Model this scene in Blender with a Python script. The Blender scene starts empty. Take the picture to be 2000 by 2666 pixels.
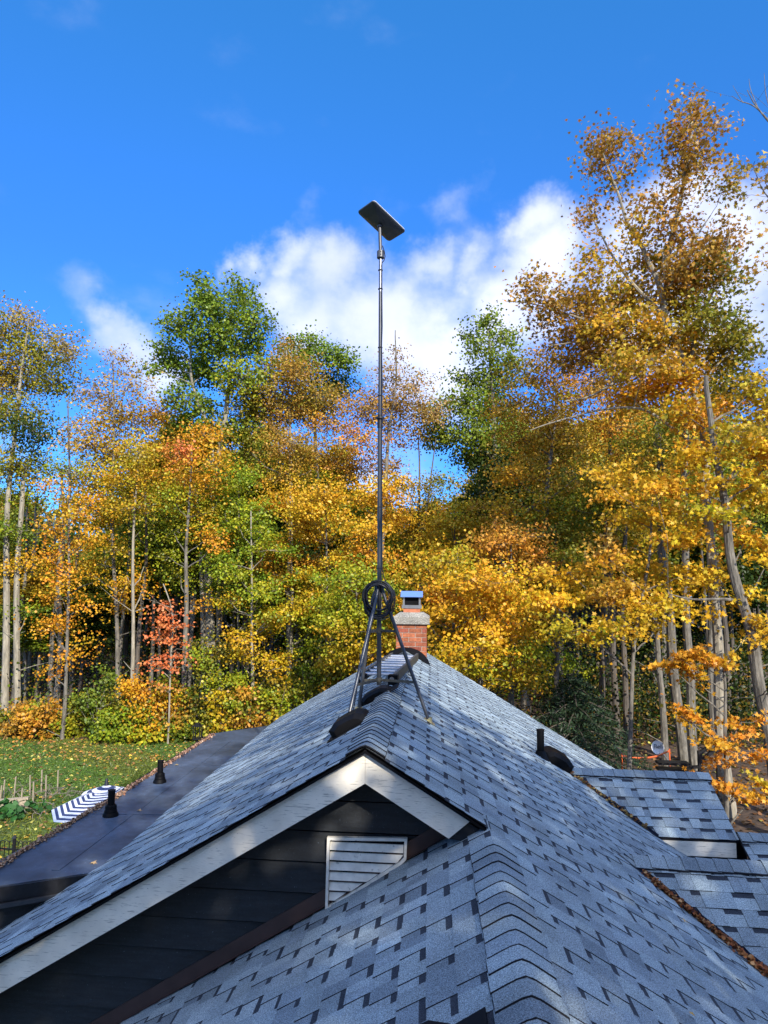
import bpy, math, random
import numpy as np
from mathutils import Vector, Matrix
from math import radians, sin, cos, pi, sqrt, atan
random.seed(7); rng = np.random.default_rng(11)
sc = bpy.context.scene
# ------------------------------------------------------------------ camera
F = 1830.0
CM = Matrix.Rotation(radians(3.89), 3, 'Z') @ Matrix.Rotation(radians(96.3), 3, 'X') @ Matrix.Rotation(radians(0.573), 3, 'Z')
cam = bpy.data.objects.new('camera', bpy.data.cameras.new('camera'))
sc.collection.objects.link(cam); sc.camera = cam
cam.data.sensor_fit = 'VERTICAL'; cam.data.sensor_height = 36; cam.data.lens = 36 * F / 2666
cam.data.clip_start = 0.05; cam.data.clip_end = 5000
cam.matrix_world = CM.to_4x4()
def ray(px, py): return CM @ Vector(((px - 1000) / F, -(py - 1333) / F, -1))
def at(px, py, Y): r = ray(px, py); return r * (Y / r.y)
def onpl(px, py, n, d): r = ray(px, py); n = Vector(n); return r * (d / n.dot(r))
# ------------------------------------------------------------------ light
SUN_EL, SUN_AZ = radians(33), radians(24)      # sun stands behind the camera, a little to the right
sd = Vector((sin(SUN_AZ) * cos(SUN_EL), -cos(SUN_AZ) * cos(SUN_EL), sin(SUN_EL)))
sun = bpy.data.objects.new('sun', bpy.data.lights.new('sun', 'SUN'))
sc.collection.objects.link(sun); sun.data.energy = 3.7; sun.data.angle = radians(0.53); sun.data.color = (1, .93, .82)
sun.rotation_euler = (-sd).to_track_quat('-Z', 'Y').to_euler()
w = bpy.data.worlds.new('World'); sc.world = w; w.use_nodes = True
nt = w.node_tree; nt.nodes.clear(); N = nt.nodes.new; LK = nt.links.new
out = N('ShaderNodeOutputWorld'); bg = N('ShaderNodeBackground'); LK(bg.outputs[0], out.inputs[0]); bg.inputs[1].default_value = 0.15
sky = N('ShaderNodeTexSky'); sky.sky_type = 'NISHITA'; sky.sun_disc = False; sky.sun_elevation = SUN_EL
sky.sun_rotation = math.atan2(sd.x, sd.y); sky.air_density = 1.0; sky.dust_density = 0.3; sky.ozone_density = 2.0
tint = N('ShaderNodeMix'); tint.data_type = 'RGBA'; tint.blend_type = 'MULTIPLY'; tint.inputs[0].default_value = 1
tc = N('ShaderNodeTexCoord'); sz = N('ShaderNodeSeparateXYZ'); LK(tc.outputs['Generated'], sz.inputs[0])
zr_ = N('ShaderNodeValToRGB'); LK(sz.outputs['Z'], zr_.inputs[0]); er = zr_.color_ramp.elements       # deep autumn blue
er[0].position = .0; er[0].color = (.14, .37, .72, 1); er[1].position = .68; er[1].color = (.17, .62, 1.0, 1)
e_ = er.new(.25); e_.color = (.135, .38, .80, 1); e_ = er.new(.42); e_.color = (.15, .44, .92, 1)
LK(sky.outputs[0], tint.inputs[6]); LK(zr_.outputs[0], tint.inputs[7])
noi = N('ShaderNodeTexNoise'); noi.inputs['Scale'].default_value = 7; noi.inputs['Detail'].default_value = 9; noi.inputs['Roughness'].default_value = .52
mp = N('ShaderNodeMapping'); mp.inputs['Scale'].default_value = (1, 1, 1.7); LK(tc.outputs['Generated'], mp.inputs[0]); LK(mp.outputs[0], noi.inputs['Vector'])
last = None
CL = [(255, 905, 120, 1.0), (330, 930, 110, .95), (410, 985, 105, 1.0), (200, 800, 120, .55), (615, 640, 100, 1.), (720, 665, 120, 1.), (850, 720, 150, 1.0), (720, 770, 120, 1.05), (820, 830, 170, 1.05),
      (1000, 840, 200, 1.1), (1120, 700, 130, .9), (1240, 740, 130, 1.), (1130, 930, 220, 1.1), (1400, 600, 110, 1.), (1420, 720, 170, 1.1), (1340, 840, 170, 1.1), (1800, 560, 190, 1.1),
      (1950, 650, 230, 1.2), (1680, 650, 190, 1.1), (1650, 820, 200, 1.1), (1840, 850, 250, 1.1), (1190, 510, 130, .62), (1300, 470, 90, .5), (650, 430, 80, .42), (760, 530, 90, .5),
      (950, 1250, 300, .7), (1250, 1260, 200, .5), (60, 1250, 160, .5), (1250, 640, 100, .7)]
wn = N('ShaderNodeTexNoise'); wn.inputs['Scale'].default_value = 5.5; wn.inputs['Detail'].default_value = 6; wn.inputs['Roughness'].default_value = .6; LK(tc.outputs['Generated'], wn.inputs['Vector'])
w1 = N('ShaderNodeVectorMath'); w1.operation = 'SUBTRACT'; LK(wn.outputs['Color'], w1.inputs[0]); w1.inputs[1].default_value = (.5, .5, .5)
w2 = N('ShaderNodeVectorMath'); w2.operation = 'SCALE'; LK(w1.outputs[0], w2.inputs[0]); w2.inputs['Scale'].default_value = .22
w3 = N('ShaderNodeVectorMath'); w3.operation = 'ADD'; LK(tc.outputs['Generated'], w3.inputs[0]); LK(w2.outputs[0], w3.inputs[1])
CD = [(ray(px, py).normalized(), r * 1.42 / F, wt) for px, py, r, wt in CL]
for az, el, r, wt in ((180, 68, .5, 1.1), (120, 52, .45, 1.1), (-115, 50, .5, 1.1), (-160, 32, .45, 1.1), (100, 28, .4, 1.), (-80, 34, .35, 1.), (150, 20, .4, 1.), (10, 80, .3, 1.), (62, 50, .34, 1.1), (-64, 52, .36, 1.1), (30, 66, .22, .9), (160, 85, .4, 1.1), (-170, 12, .3, 1.0)):  # unseen clouds added behind and overhead as neutral fill light
    az, el = radians(az), radians(el); CD.append((Vector((sin(az) * cos(el), cos(az) * cos(el), sin(el))), r * 1.2, wt))
for d, rr_, wt in CD:
    v = N('ShaderNodeVectorMath'); v.operation = 'DISTANCE'; LK(w3.outputs[0], v.inputs[0]); v.inputs[1].default_value = d
    m = N('ShaderNodeMapRange'); m.interpolation_type = 'SMOOTHSTEP'; LK(v.outputs['Value'], m.inputs[0])
    for i, q in enumerate((0, rr_, wt, 0)): m.inputs[i + 1].default_value = q
    if last is None: last = m.outputs[0]
    else:
        mx = N('ShaderNodeMath'); mx.operation = 'SMOOTH_MAX'; mx.inputs[2].default_value = .35; LK(last, mx.inputs[0]); LK(m.outputs[0], mx.inputs[1]); last = mx.outputs[0]
a1 = N('ShaderNodeMath'); a1.operation = 'MULTIPLY_ADD'; LK(noi.outputs[0], a1.inputs[0]); a1.inputs[1].default_value = 1.05; LK(last, a1.inputs[2])
a2 = N('ShaderNodeMapRange'); a2.interpolation_type = 'SMOOTHSTEP'; LK(a1.outputs[0], a2.inputs[0])
for i, q in enumerate((.86, 1.78, 0, .84)): a2.inputs[i + 1].default_value = q
noi2 = N('ShaderNodeTexNoise'); noi2.inputs['Scale'].default_value = 4.5; noi2.inputs['Detail'].default_value = 5; LK(tc.outputs['Generated'], noi2.inputs['Vector'])
cr = N('ShaderNodeValToRGB'); LK(noi2.outputs[0], cr.inputs[0])
cr.color_ramp.elements[0].position = .35; cr.color_ramp.elements[0].color = (3.1, 3.3, 4.2, 1)
cr.color_ramp.elements[1].position = .62; cr.color_ramp.elements[1].color = (4.3, 4.35, 4.8, 1)
mixc = N('ShaderNodeMix'); mixc.data_type = 'RGBA'; LK(a2.outputs[0], mixc.inputs[0]); LK(tint.outputs[2], mixc.inputs[6])
dt = N('ShaderNodeVectorMath'); dt.operation = 'DOT_PRODUCT'; LK(tc.outputs['Generated'], dt.inputs[0]); dt.inputs[1].default_value = sd      # clouds toward the sun boosted to strengthen the added fill light
dm = N('ShaderNodeMapRange'); LK(dt.outputs['Value'], dm.inputs[0])
for i, q in enumerate((-.15, .55, 1, 2.5)): dm.inputs[i + 1].default_value = q
cs_ = N('ShaderNodeVectorMath'); cs_.operation = 'SCALE'; LK(cr.outputs[0], cs_.inputs[0]); LK(dm.outputs[0], cs_.inputs['Scale']); LK(cs_.outputs[0], mixc.inputs[7])
LK(mixc.outputs[2], bg.inputs[0])
sc.view_settings.view_transform = 'Standard'; sc.view_settings.look = 'None'; sc.view_settings.gamma = 1; sc.view_settings.exposure = 1.05
sc.cycles.max_bounces = 6; sc.cycles.diffuse_bounces = 3; sc.cycles.transparent_max_bounces = 6
# ------------------------------------------------------------------ helpers
def tag(o, label=None, cat=None, group=None, kind=None):
    if label: o['label'] = label
    if cat: o['category'] = cat
    if group: o['group'] = group
    if kind: o['kind'] = kind
    return o
def empty(name, loc, label, cat, group=None):
    o = bpy.data.objects.new(name, None); sc.collection.objects.link(o); o.location = loc
    return tag(o, label, cat, group)
class MB:
    def __init__(s): s.v = []; s.f = []; s.c = []
    def face(s, pts, col=None):
        n = len(s.v); s.v += [tuple(p) for p in pts]; s.f.append(tuple(range(n, n + len(pts)))); s.c.append(col)
    def box(s, c, sx, sy, sz, R=None, col=None):
        c = Vector(c); n = len(s.v)
        for dx in (-.5, .5):
            for dy in (-.5, .5):
                for dz in (-.5, .5):
                    p = Vector((dx * sx, dy * sy, dz * sz)); s.v.append(tuple(c + (R @ p if R else p)))
        for q in ((0, 1, 3, 2), (4, 6, 7, 5), (0, 4, 5, 1), (2, 3, 7, 6), (0, 2, 6, 4), (1, 5, 7, 3)): s.f.append(tuple(n + i for i in q)); s.c.append(col)
        return s
    def bar(s, a, b, wd, th, up=(0, 0, 1), col=None):
        a = Vector(a); b = Vector(b); d = b - a; L = d.length; d.normalize(); x = d.cross(Vector(up))
        if x.length < 1e-4: x = d.cross(Vector((1, 0, 0)))
        x.normalize(); z = x.cross(d); R = Matrix((x, d, z)).transposed()
        return s.box((a + b) / 2, wd, L, th, R, col)
    def tube(s, pts, rad, seg=8, cap=True, col=None):
        pts = [Vector(p) for p in pts]; k = len(pts)
        if not hasattr(rad, '__len__'): rad = [rad] * k
        n0 = len(s.v); x = None
        for i, p in enumerate(pts):
            d = (pts[min(i + 1, k - 1)] - pts[max(i - 1, 0)])
            if d.length < 1e-9: d = Vector((0, 0, 1))
            d.normalize()
            if x is None: x = d.cross(Vector((.31, .95, .1))); x = x if x.length > 1e-3 else d.cross(Vector((1, 0, 0)))
            x = (x - d * x.dot(d)).normalized(); y = d.cross(x)
            for j in range(seg):
                a = 2 * pi * j / seg; s.v.append(tuple(p + (x * cos(a) + y * sin(a)) * rad[i]))
        for i in range(k - 1):
            for j in range(seg):
                j2 = (j + 1) % seg; s.f.append((n0 + i * seg + j, n0 + i * seg + j2, n0 + (i + 1) * seg + j2, n0 + (i + 1) * seg + j)); s.c.append(col)
        if cap:
            s.f.append(tuple(n0 + j for j in range(seg))[::-1]); s.c.append(col)
            s.f.append(tuple(n0 + (k - 1) * seg + j for j in range(seg))); s.c.append(col)
        return s
    def prism(s, poly, off, col=None):        # poly: list of points, off: extrusion vector
        poly = [Vector(p) for p in poly]; off = Vector(off); q = [p + off for p in poly]; k = len(poly)
        s.face(poly[::-1], col); s.face(q, col)
        for i in range(k): s.face((poly[i], poly[(i + 1) % k], q[(i + 1) % k], q[i]), col)
        return s
    def build(s, name, mat, parent=None, smooth=False, T=None, label=None):
        v = s.v
        if T: v = [T(p) for p in v]
        me = bpy.data.meshes.new(name); me.from_pydata([tuple(p) for p in v], [], s.f)
        if any(c is not None for c in s.c):
            ca = me.color_attributes.new('Col', 'FLOAT_COLOR', 'CORNER')
            lt = np.zeros(len(me.polygons), int); me.polygons.foreach_get('loop_total', lt)
            cc = np.array([(c if c is not None else (.2, .2, .2)) for c in s.c], float)
            arr = np.ones((lt.sum(), 4)); arr[:, :3] = np.repeat(cc, lt, axis=0)
            ca.data.foreach_set('color', arr.ravel())
        me.materials.append(mat)
        if smooth:
            me.polygons.foreach_set('use_smooth', [True] * len(me.polygons)); me.set_sharp_from_angle(angle=radians(38))
        o = bpy.data.objects.new(name, me); sc.collection.objects.link(o)
        if parent:
            o.parent = parent
            L = Vector((0, 0, 0)); p = parent
            while p: L += p.location; p = p.parent
            me.transform(Matrix.Translation(-L))
        if label: o['label'] = label
        return o
def top(o, T=None):      # put a single-mesh thing's origin at its base
    me = o.data; co = np.zeros(len(me.vertices) * 3); me.vertices.foreach_get('co', co); co = co.reshape(-1, 3)
    c = Vector(((co[:, 0].min() + co[:, 0].max()) / 2, (co[:, 1].min() + co[:, 1].max()) / 2, co[:, 2].min()))
    me.transform(Matrix.Translation(-c)); o.location = c; return o
def mat(name, col=None, rough=.6, metal=0, noise=None, bump=None, attr=False, speck=None, spec=.5):
    m = bpy.data.materials.new(name); m.use_nodes = True; t = m.node_tree; b = t.nodes['Principled BSDF']
    b.inputs['Roughness'].default_value = rough; b.inputs['Metallic'].default_value = metal; b.inputs['Specular IOR Level'].default_value = spec
    tcn = t.nodes.new('ShaderNodeTexCoord'); src = None
    if attr:
        a = t.nodes.new('ShaderNodeAttribute'); a.attribute_name = 'Col'; src = a.outputs['Color']
    elif col: b.inputs['Base Color'].default_value = (*col, 1)
    def mulnoise(src, scale, lo, hi, det=4, sc3=None, plo=.3, phi=.7):
        n = t.nodes.new('ShaderNodeTexNoise'); n.inputs['Scale'].default_value = scale; n.inputs['Detail'].default_value = det
        if sc3:
            mm = t.nodes.new('ShaderNodeMapping'); mm.inputs['Scale'].default_value = sc3; t.links.new(tcn.outputs['Object'], mm.inputs[0]); t.links.new(mm.outputs[0], n.inputs['Vector'])
        else: t.links.new(tcn.outputs['Object'], n.inputs['Vector'])
        r = t.nodes.new('ShaderNodeMapRange'); t.links.new(n.outputs[0], r.inputs[0])
        for i, q in enumerate((plo, phi, lo, hi)): r.inputs[i + 1].default_value = q
        x = t.nodes.new('ShaderNodeMix'); x.data_type = 'RGBA'; x.blend_type = 'MULTIPLY'; x.inputs[0].default_value = 1
        if src is None: x.inputs[6].default_value = (*col, 1)
        else: t.links.new(src, x.inputs[6])
        t.links.new(r.outputs[0], x.inputs[7]); return x.outputs[2]
    for nz in (noise or []): src = mulnoise(src, *nz)
    if src is not None: t.links.new(src, b.inputs['Base Color'])
    if bump:
        n = t.nodes.new('ShaderNodeTexNoise'); n.inputs['Scale'].default_value = bump[0]; n.inputs['Detail'].default_value = 5
        if len(bump) > 2:
            mm = t.nodes.new('ShaderNodeMapping'); mm.inputs['Scale'].default_value = bump[2]; t.links.new(tcn.outputs['Object'], mm.inputs[0]); t.links.new(mm.outputs[0], n.inputs['Vector'])
        else: t.links.new(tcn.outputs['Object'], n.inputs['Vector'])
        bp = t.nodes.new('ShaderNodeBump'); bp.inputs['Strength'].default_value = bump[1]; bp.inputs['Distance'].default_value = .02
        t.links.new(n.outputs[0], bp.inputs['Height']); t.links.new(bp.outputs[0], b.inputs['Normal'])
    return m
M = {}
M['shingle'] = mat('shingle', rough=.85, attr=True, noise=[(190, .35, 1.7, 2), (420, .55, 1.5, 2), (2.3, .8, 1.25, 4)], bump=(260, .5), spec=.35)
M['siding'] = mat('siding', (.009, .0112, .0145), .6, noise=[(6, .6, 1.5, 6, (1, 1, 8)), (60, .8, 1.3), (90, 1, 9, 3, None, .70, .76)], bump=(40, .15, (1, 1, 10)))
M['white'] = mat('white_paint', (.84, .78, .66), .55, noise=[(5, .80, 1.06, 6), (5, 1, .5, 7, (2.5, 4, 30), .60, .68), (40, 1, .4, 3, (1, 1, 4), .70, .74)], bump=(14, .2, (3, 3, 20)))
M['vent_white'] = mat('vent_white_paint', (.84, .79, .69), .55, noise=[(20, .8, 1.1, 6), (30, 1, .5, 6, None, .64, .72)])
M['brown'] = mat('brown_flashing', (.055, .030, .026), .5, noise=[(8, .8, 1.2)])
M['membrane'] = mat('rubber_membrane', (.038, .052, .078), .42, noise=[(1.3, .5, 1.9, 8), (14, .8, 1.3, 5), (60, 1, 3.5, 3, None, .68, .74)], bump=(1.3, .25))
M['black'] = mat('black_plastic', (.003, .003, .0038), .55, noise=[(12, .7, 1.4)], spec=.12)
M['blackmetal'] = mat('black_metal', (.014, .014, .016), .4, .3, noise=[(20, .7, 1.4)])
M['darkmetal'] = mat('dark_painted_metal', (.02, .022, .03), .5, .2, noise=[(15, .7, 1.4)])
M['navy'] = mat('navy_valley_metal', (.014, .02, .045), .35, .3, noise=[(9, .7, 1.3)])
M['pole'] = mat('grey_powder_coat', (.062, .066, .074), .34, .5, noise=[(18, .85, 1.15)])
M['poleshiny'] = mat('grey_steel_tube', (.22, .225, .24), .32, .8, noise=[(18, .85, 1.15)])
M['dish'] = mat('dish_grey_plastic', (.058, .062, .07), .38, 0, noise=[(5, .95, 1.05)])
M['dishwhite'] = mat('dish_white_plastic', (.74, .74, .73), .75, 0, noise=[(5, .95, 1.05)])
M['cable'] = mat('cable_black', (.014, .014, .017), .4, 0, noise=[(30, .8, 1.2)])
M['alu'] = mat('aluminium', (.55, .56, .58), .32, .85, noise=[(25, .75, 1.1)])
M['oldalu'] = mat('weathered_rail', (.085, .08, .065), .5, .4, noise=[(25, .6, 1.3)])
M['brass'] = mat('zinc_foot', (.5, .45, .27), .4, .7, noise=[(40, .7, 1.2)])
M['brick'] = mat('brick', rough=.9, attr=True, noise=[(30, .7, 1.3, 6), (120, .8, 1.2)], bump=(90, .4))
M['mortar'] = mat('mortar', (.42, .37, .31), .9, noise=[(60, .7, 1.2)])
M['concrete'] = mat('concrete', (.30, .28, .235), .95, noise=[(75, .25, 1.5, 4), (9, .75, 1.2)], bump=(80, .8))
M['terracotta'] = mat('terracotta', (.42, .13, .06), .8, noise=[(20, .8, 1.2)])
M['steel'] = mat('stainless', (.55, .56, .58), .3, .9, noise=[(10, .8, 1.1)])
M['hood'] = mat('galvanised_hood_sky_reflection', (.14, .25, .62), .35, .25, noise=[(4, .95, 1.03)])  # grey metal; the blue sky reflection is painted into its base colour
M['bark'] = mat('grey_bark', (.13, .115, .09), .9, noise=[(3, .5, 1.5, 7, (3, 3, .6)), (14, .6, 1.4, 4, (3, 3, .5))], bump=(12, .9, (2.5, 2.5, .4)))
M['barkpale'] = mat('pale_bark', (.24, .21, .155), .9, noise=[(3, .6, 1.4, 7, (3, 3, .6)), (14, .75, 1.25, 4, (3, 3, .5))], bump=(14, .5, (2, 2, .5)))
M['barkdark'] = mat('dark_bark', (.085, .07, .055), .9, noise=[(3, .6, 1.5, 7, (3, 3, .6))], bump=(14, .6, (2, 2, .5)))
M['wood'] = mat('weathered_wood', (.33, .27, .19), .85, noise=[(20, .6, 1.3, 5, (3, 3, .5))])
M['orange'] = mat('orange_plastic', (.65, .12, .03), .5, noise=[(5, .9, 1.1)])
M['ground'] = mat('forest_floor', (.06, .036, .02), .95, noise=[(.8, .5, 1.4, 8), (9, .35, 1.7, 6)], bump=(9, .8))
M['lawn'] = mat('lawn_turf', (.058, .10, .015), .95, noise=[(.7, .6, 1.4, 6), (14, .5, 1.5, 5)], bump=(20, .8))
M['attr'] = mat('coloured_paint', rough=.7, attr=True, noise=[(8, .9, 1.1)])
M['greysiding'] = mat('grey_house_siding', (.16, .17, .18), .7, noise=[(3, .8, 1.2)])
def leafmat(name, trans=.35):
    m = bpy.data.materials.new(name); m.use_nodes = True; t = m.node_tree; t.nodes.clear(); n = t.nodes.new
    o = n('ShaderNodeOutputMaterial'); a = n('ShaderNodeAttribute'); a.attribute_name = 'Col'
    oi = n('ShaderNodeObjectInfo'); hs = n('ShaderNodeHueSaturation')
    r = n('ShaderNodeMapRange'); t.links.new(oi.outputs['Random'], r.inputs[0]); r.inputs[3].default_value = .488; r.inputs[4].default_value = .512
    t.links.new(r.outputs[0], hs.inputs['Hue']); t.links.new(a.outputs['Color'], hs.inputs['Color'])
    d = n('ShaderNodeBsdfDiffuse'); tr = n('ShaderNodeBsdfTranslucent'); g = n('ShaderNodeBsdfGlossy'); g.inputs['Roughness'].default_value = .45
    g.inputs['Color'].default_value = (1, 1, 1, 1)
    t.links.new(hs.outputs[0], d.inputs[0]); t.links.new(hs.outputs[0], tr.inputs[0])
    m1 = n('ShaderNodeMixShader'); m1.inputs[0].default_value = trans; t.links.new(d.outputs[0], m1.inputs[1]); t.links.new(tr.outputs[0], m1.inputs[2])
    m2 = n('ShaderNodeMixShader'); m2.inputs[0].default_value = .016; t.links.new(m1.outputs[0], m2.inputs[1]); t.links.new(g.outputs[0], m2.inputs[2])
    t.links.new(m2.outputs[0], o.inputs[0]); return m
M['leaf'] = leafmat('foliage'); M['litter'] = leafmat('leaf_litter', .1); M['grass'] = leafmat('grass_blades', .3)

# ------------------------------------------------------------------ ground
GZ = -5.3
b = MB(); b.face([(-600, -400, GZ), (600, -400, GZ), (600, 900, GZ), (-600, 900, GZ)]); tag(b.build('ground', M['ground']), kind='structure')
b = MB(); b.face([(-26, -2, GZ + .004), (-4.2, -2, GZ + .004), (-4.2, 14.5, GZ + .004), (-5.2, 19, GZ + .004), (-5.6, 22.6, GZ + .004), (-8.5, 24.6, GZ + .004), (-14, 24.3, GZ + .004), (-26, 24.8, GZ + .004)])
tag(b.build('lawn', M['lawn']), kind='structure')

# ------------------------------------------------------------------ house
XR, ZR, SL = -.409, -.985, .59          # main ridge and pitch
XF, ZF = .355, -1.436                   # front ridge, on the same right-hand slope
YF, YE = 4.5, 13.5                      # rake at the gable, far rake
YW = 4.75                               # gable wall
def sk(p): return (p[0], p[1] - .03 * (p[0] + .4), p[2])
def zR(x): return ZR - SL * (x - XR)
def zL(x): return ZR + SL * (x - XR)
house = empty('house', (0, 8, GZ), 'house with grey shingled roofs, white fascia boards and nearly black lap siding', 'house')
CS = 1 / sqrt(1 + SL * SL); SN = SL * CS
E_ = .143
pal = [(.235, .29, .32), (.21, .26, .295), (.27, .33, .355), (.175, .22, .255), (.25, .305, .335), (.22, .275, .305)]
def scol(k=1.0):
    c = random.choice(pal); f = k * random.uniform(.85, 1.15); return (c[0] * f, c[1] * f, c[2] * f)
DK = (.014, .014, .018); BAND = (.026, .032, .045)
def shingles(name, Fm, nb, lo, hi, b0=0.0, wav=.004, slab=.024, label=None):
    """Fm(a,b,h)->point; a along the eave direction, b down the slope, h off it; lo(b), hi(b) bound a"""
    m = MB()
    wv = lambda a, bb: wav * (sin(a * 1.7 + bb * 2.1) + .6 * sin(a * 3.9 - bb * 1.3))
    def q(a0, a1, bt, bb, ht, hb, col):
        l0, h0, l1, h1 = lo(bt), hi(bt), lo(bb), hi(bb)
        c = lambda a, l, h: min(max(a, l), h)
        p = [(c(a0, l0, h0), bt, ht), (c(a1, l0, h0), bt, ht), (c(a1, l1, h1), bb, hb), (c(a0, l1, h1), bb, hb)]
        if abs(p[0][0] - p[1][0]) < 1e-4 and abs(p[2][0] - p[3][0]) < 1e-4: return None
        m.face([Fm(x, y, z + wv(x, y)) for x, y, z in p], col); return p
    def edge(p, drop, col=DK):
        (x1, y1, z1), (x0, y0, z0) = p[2], p[3]
        m.face([Fm(x0, y0, z0 + wv(x0, y0)), Fm(x1, y1, z1 + wv(x1, y1)), Fm(x1, y1, z1 - drop + wv(x1, y1)), Fm(x0, y0, z0 - drop + wv(x0, y0))], col)
    for i in range(nb):
        bt = b0 + i * E_; bb = bt + E_; amin = min(lo(bt), lo(bb)); amax = max(hi(bt), hi(bb)); a = amin - random.uniform(0, .3)
        jb = random.uniform(-.0015, .0015)
        while a < amax:                                   # slot | tooth | slot | tooth
            ws = random.choice((.07, .10, .13, .16)); wt = random.choice((.11, .15, .19, .23))
            cs = scol(.93)
            # slot, base layer with the dark shadow band under the upper butt
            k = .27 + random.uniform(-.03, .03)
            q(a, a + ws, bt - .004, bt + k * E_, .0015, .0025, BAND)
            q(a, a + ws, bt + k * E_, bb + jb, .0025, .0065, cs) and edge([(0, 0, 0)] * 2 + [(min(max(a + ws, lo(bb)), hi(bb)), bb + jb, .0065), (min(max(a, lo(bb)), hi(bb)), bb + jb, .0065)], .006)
            a += ws
            ct = scol(); j2 = jb + random.uniform(-.001, .001)
            n1 = random.choice((1, 1, 2))                 # a tooth may be two butted shingles
            for s in range(n1):
                w1 = wt / n1 if n1 == 1 else wt * .62
                if s: ct = scol()
                p = q(a, a + w1, bt - .004, bb + j2, .004, .0115, ct)
                if p:
                    edge(p, .0105)
                    for e0, e1 in ((p[0], p[3]), (p[1], p[2])):
                        m.face([Fm(*e0[:2], e0[2] + wv(*e0[:2])), Fm(*e1[:2], e1[2] + wv(*e1[:2])), Fm(*e1[:2], e1[2] - .009 + wv(*e1[:2])), Fm(*e0[:2], e0[2] - .003 + wv(*e0[:2]))], DK)
                a += w1 + .0012
        # underlay strip so nothing shows through the joints
    bm_, bx_ = b0, b0 + nb * E_
    stp = [b0 + j * E_ for j in range(nb + 1)]
    m.v, m.f, m.c = m.v, m.f, m.c
    for j in range(nb):
        y0, y1 = stp[j], stp[j + 1]
        A = [Fm(lo(y0), y0, -.0125), Fm(hi(y0), y0, -.0125), Fm(hi(y1), y1, -.0125), Fm(lo(y1), y1, -.0125)]
        Bq = [Fm(lo(y0), y0, -slab), Fm(hi(y0), y0, -slab), Fm(hi(y1), y1, -slab), Fm(lo(y1), y1, -slab)]
        m.face(A, DK); m.face(Bq[::-1], DK)
        for u, v_ in ((0, 3), (1, 2)): m.face([A[u], A[v_], Bq[v_], Bq[u]], DK)
        if j == nb - 1: m.face([A[3], A[2], Bq[2], Bq[3]], DK)
    return m.build(name, M['shingle'], house, T=sk, label=label)
def mapR(x0, z0):   return lambda a, bb, h: (x0 + bb * CS + h * SN, a, z0 - bb * SN + h * CS)
def mapL(x0, z0):   return lambda a, bb, h: (x0 - bb * CS - h * SN, a, z0 - bb * SN + h * CS)
# right slope: full depth behind the gable, and the part in front of the rake below the front ridge
nR = 34
bF = (XF - XR) / CS
nf = int(bF / E_)
shingles('roof_slope', mapR(XR, ZR), nf + 1, lambda y: YF, lambda y: YE, label='main right hand roof slope above the front ridge')
shingles('roof_slope', mapR(XR, ZR), nR - nf - 1, lambda y: -1.0 if y > bF + .0 else YF, lambda y: YE, b0=(nf + 1) * E_)
# strip between
shingles('roof_slope', mapR(XF, ZF), 1, lambda y: -1.0, lambda y: YF - .01, b0=0, slab=.03)
# left main slope
bL = (XR + 2.93) / CS; nL = int(round(bL / E_))
shingles('roof_slope', mapL(XR, ZR), nL, lambda y: YF, lambda y: YE)
shingles('roof_slope', mapL(XR, ZR), 9, lambda y: YF, lambda y: 6.25, b0=nL * E_)
# front left slope
shingles('roof_slope', mapL(XF, ZF), 26, lambda y: -1.0, lambda y: YW)
# ridge caps
def caps(name, P, D, A, S, width, n, ex=.124, m=SL, r=.022):
    """P start point nearest the butt side, D direction along ridge (unit), A horizontal across"""
    P = Vector(P); D = Vector(D).normalized(); A = Vector(A); mb = MB(); K = 8
    th = atan(m); up = Vector((0, 0, 1))
    def prof(s, h):
        sg = 1 if s >= 0 else -1; u = abs(s); e = sqrt(u * u + r * r) - r    # rounded crest
        return A * (sg * u * cos(th)) + up * (-e * sin(th) + h)
    for i in range(n):
        jx = random.uniform(-.005, .005); c = scol(.92); hw = width / 2
        s0 = P + D * (i * ex + random.uniform(-.004, .004)); s1 = P + D * ((i + 1) * ex + .03)
        ss = [(-1 + 2 * j / K) * hw + jx for j in range(K + 1)]
        h0, h1 = .0185 + random.uniform(0, .003), .0115
        for j in range(K):
            a, bq = ss[j], ss[j + 1]
            p = [s0 + prof(a, h0), s0 + prof(bq, h0), s1 + prof(bq, h1), s1 + prof(a, h1)]
            mb.face(p, c); mb.face([p[1], p[0], p[0] - up * .009, p[1] - up * .009], DK)
            mb.face([p[0] - up * .009, p[1] - up * .009, p[2] - up * .03, p[3] - up * .03], DK)
        for a in (ss[0], ss[-1]):
            mb.face([s0 + prof(a, h0), s1 + prof(a, h1), s1 + prof(a, h1 - .01), s0 + prof(a, h0 - .02)], DK)
    return mb.build(name, M['shingle'], house, T=sk)
caps('ridge_cap', (XR, YF - .012, ZR + .004), (0, 1, 0), (1, 0, 0), 0, .29, 55, m=SL)
caps('ridge_cap', (XF, -.9, ZF + .004), (0, 1, 0), (1, 0, 0), 0, .30, 42, m=SL)
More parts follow.
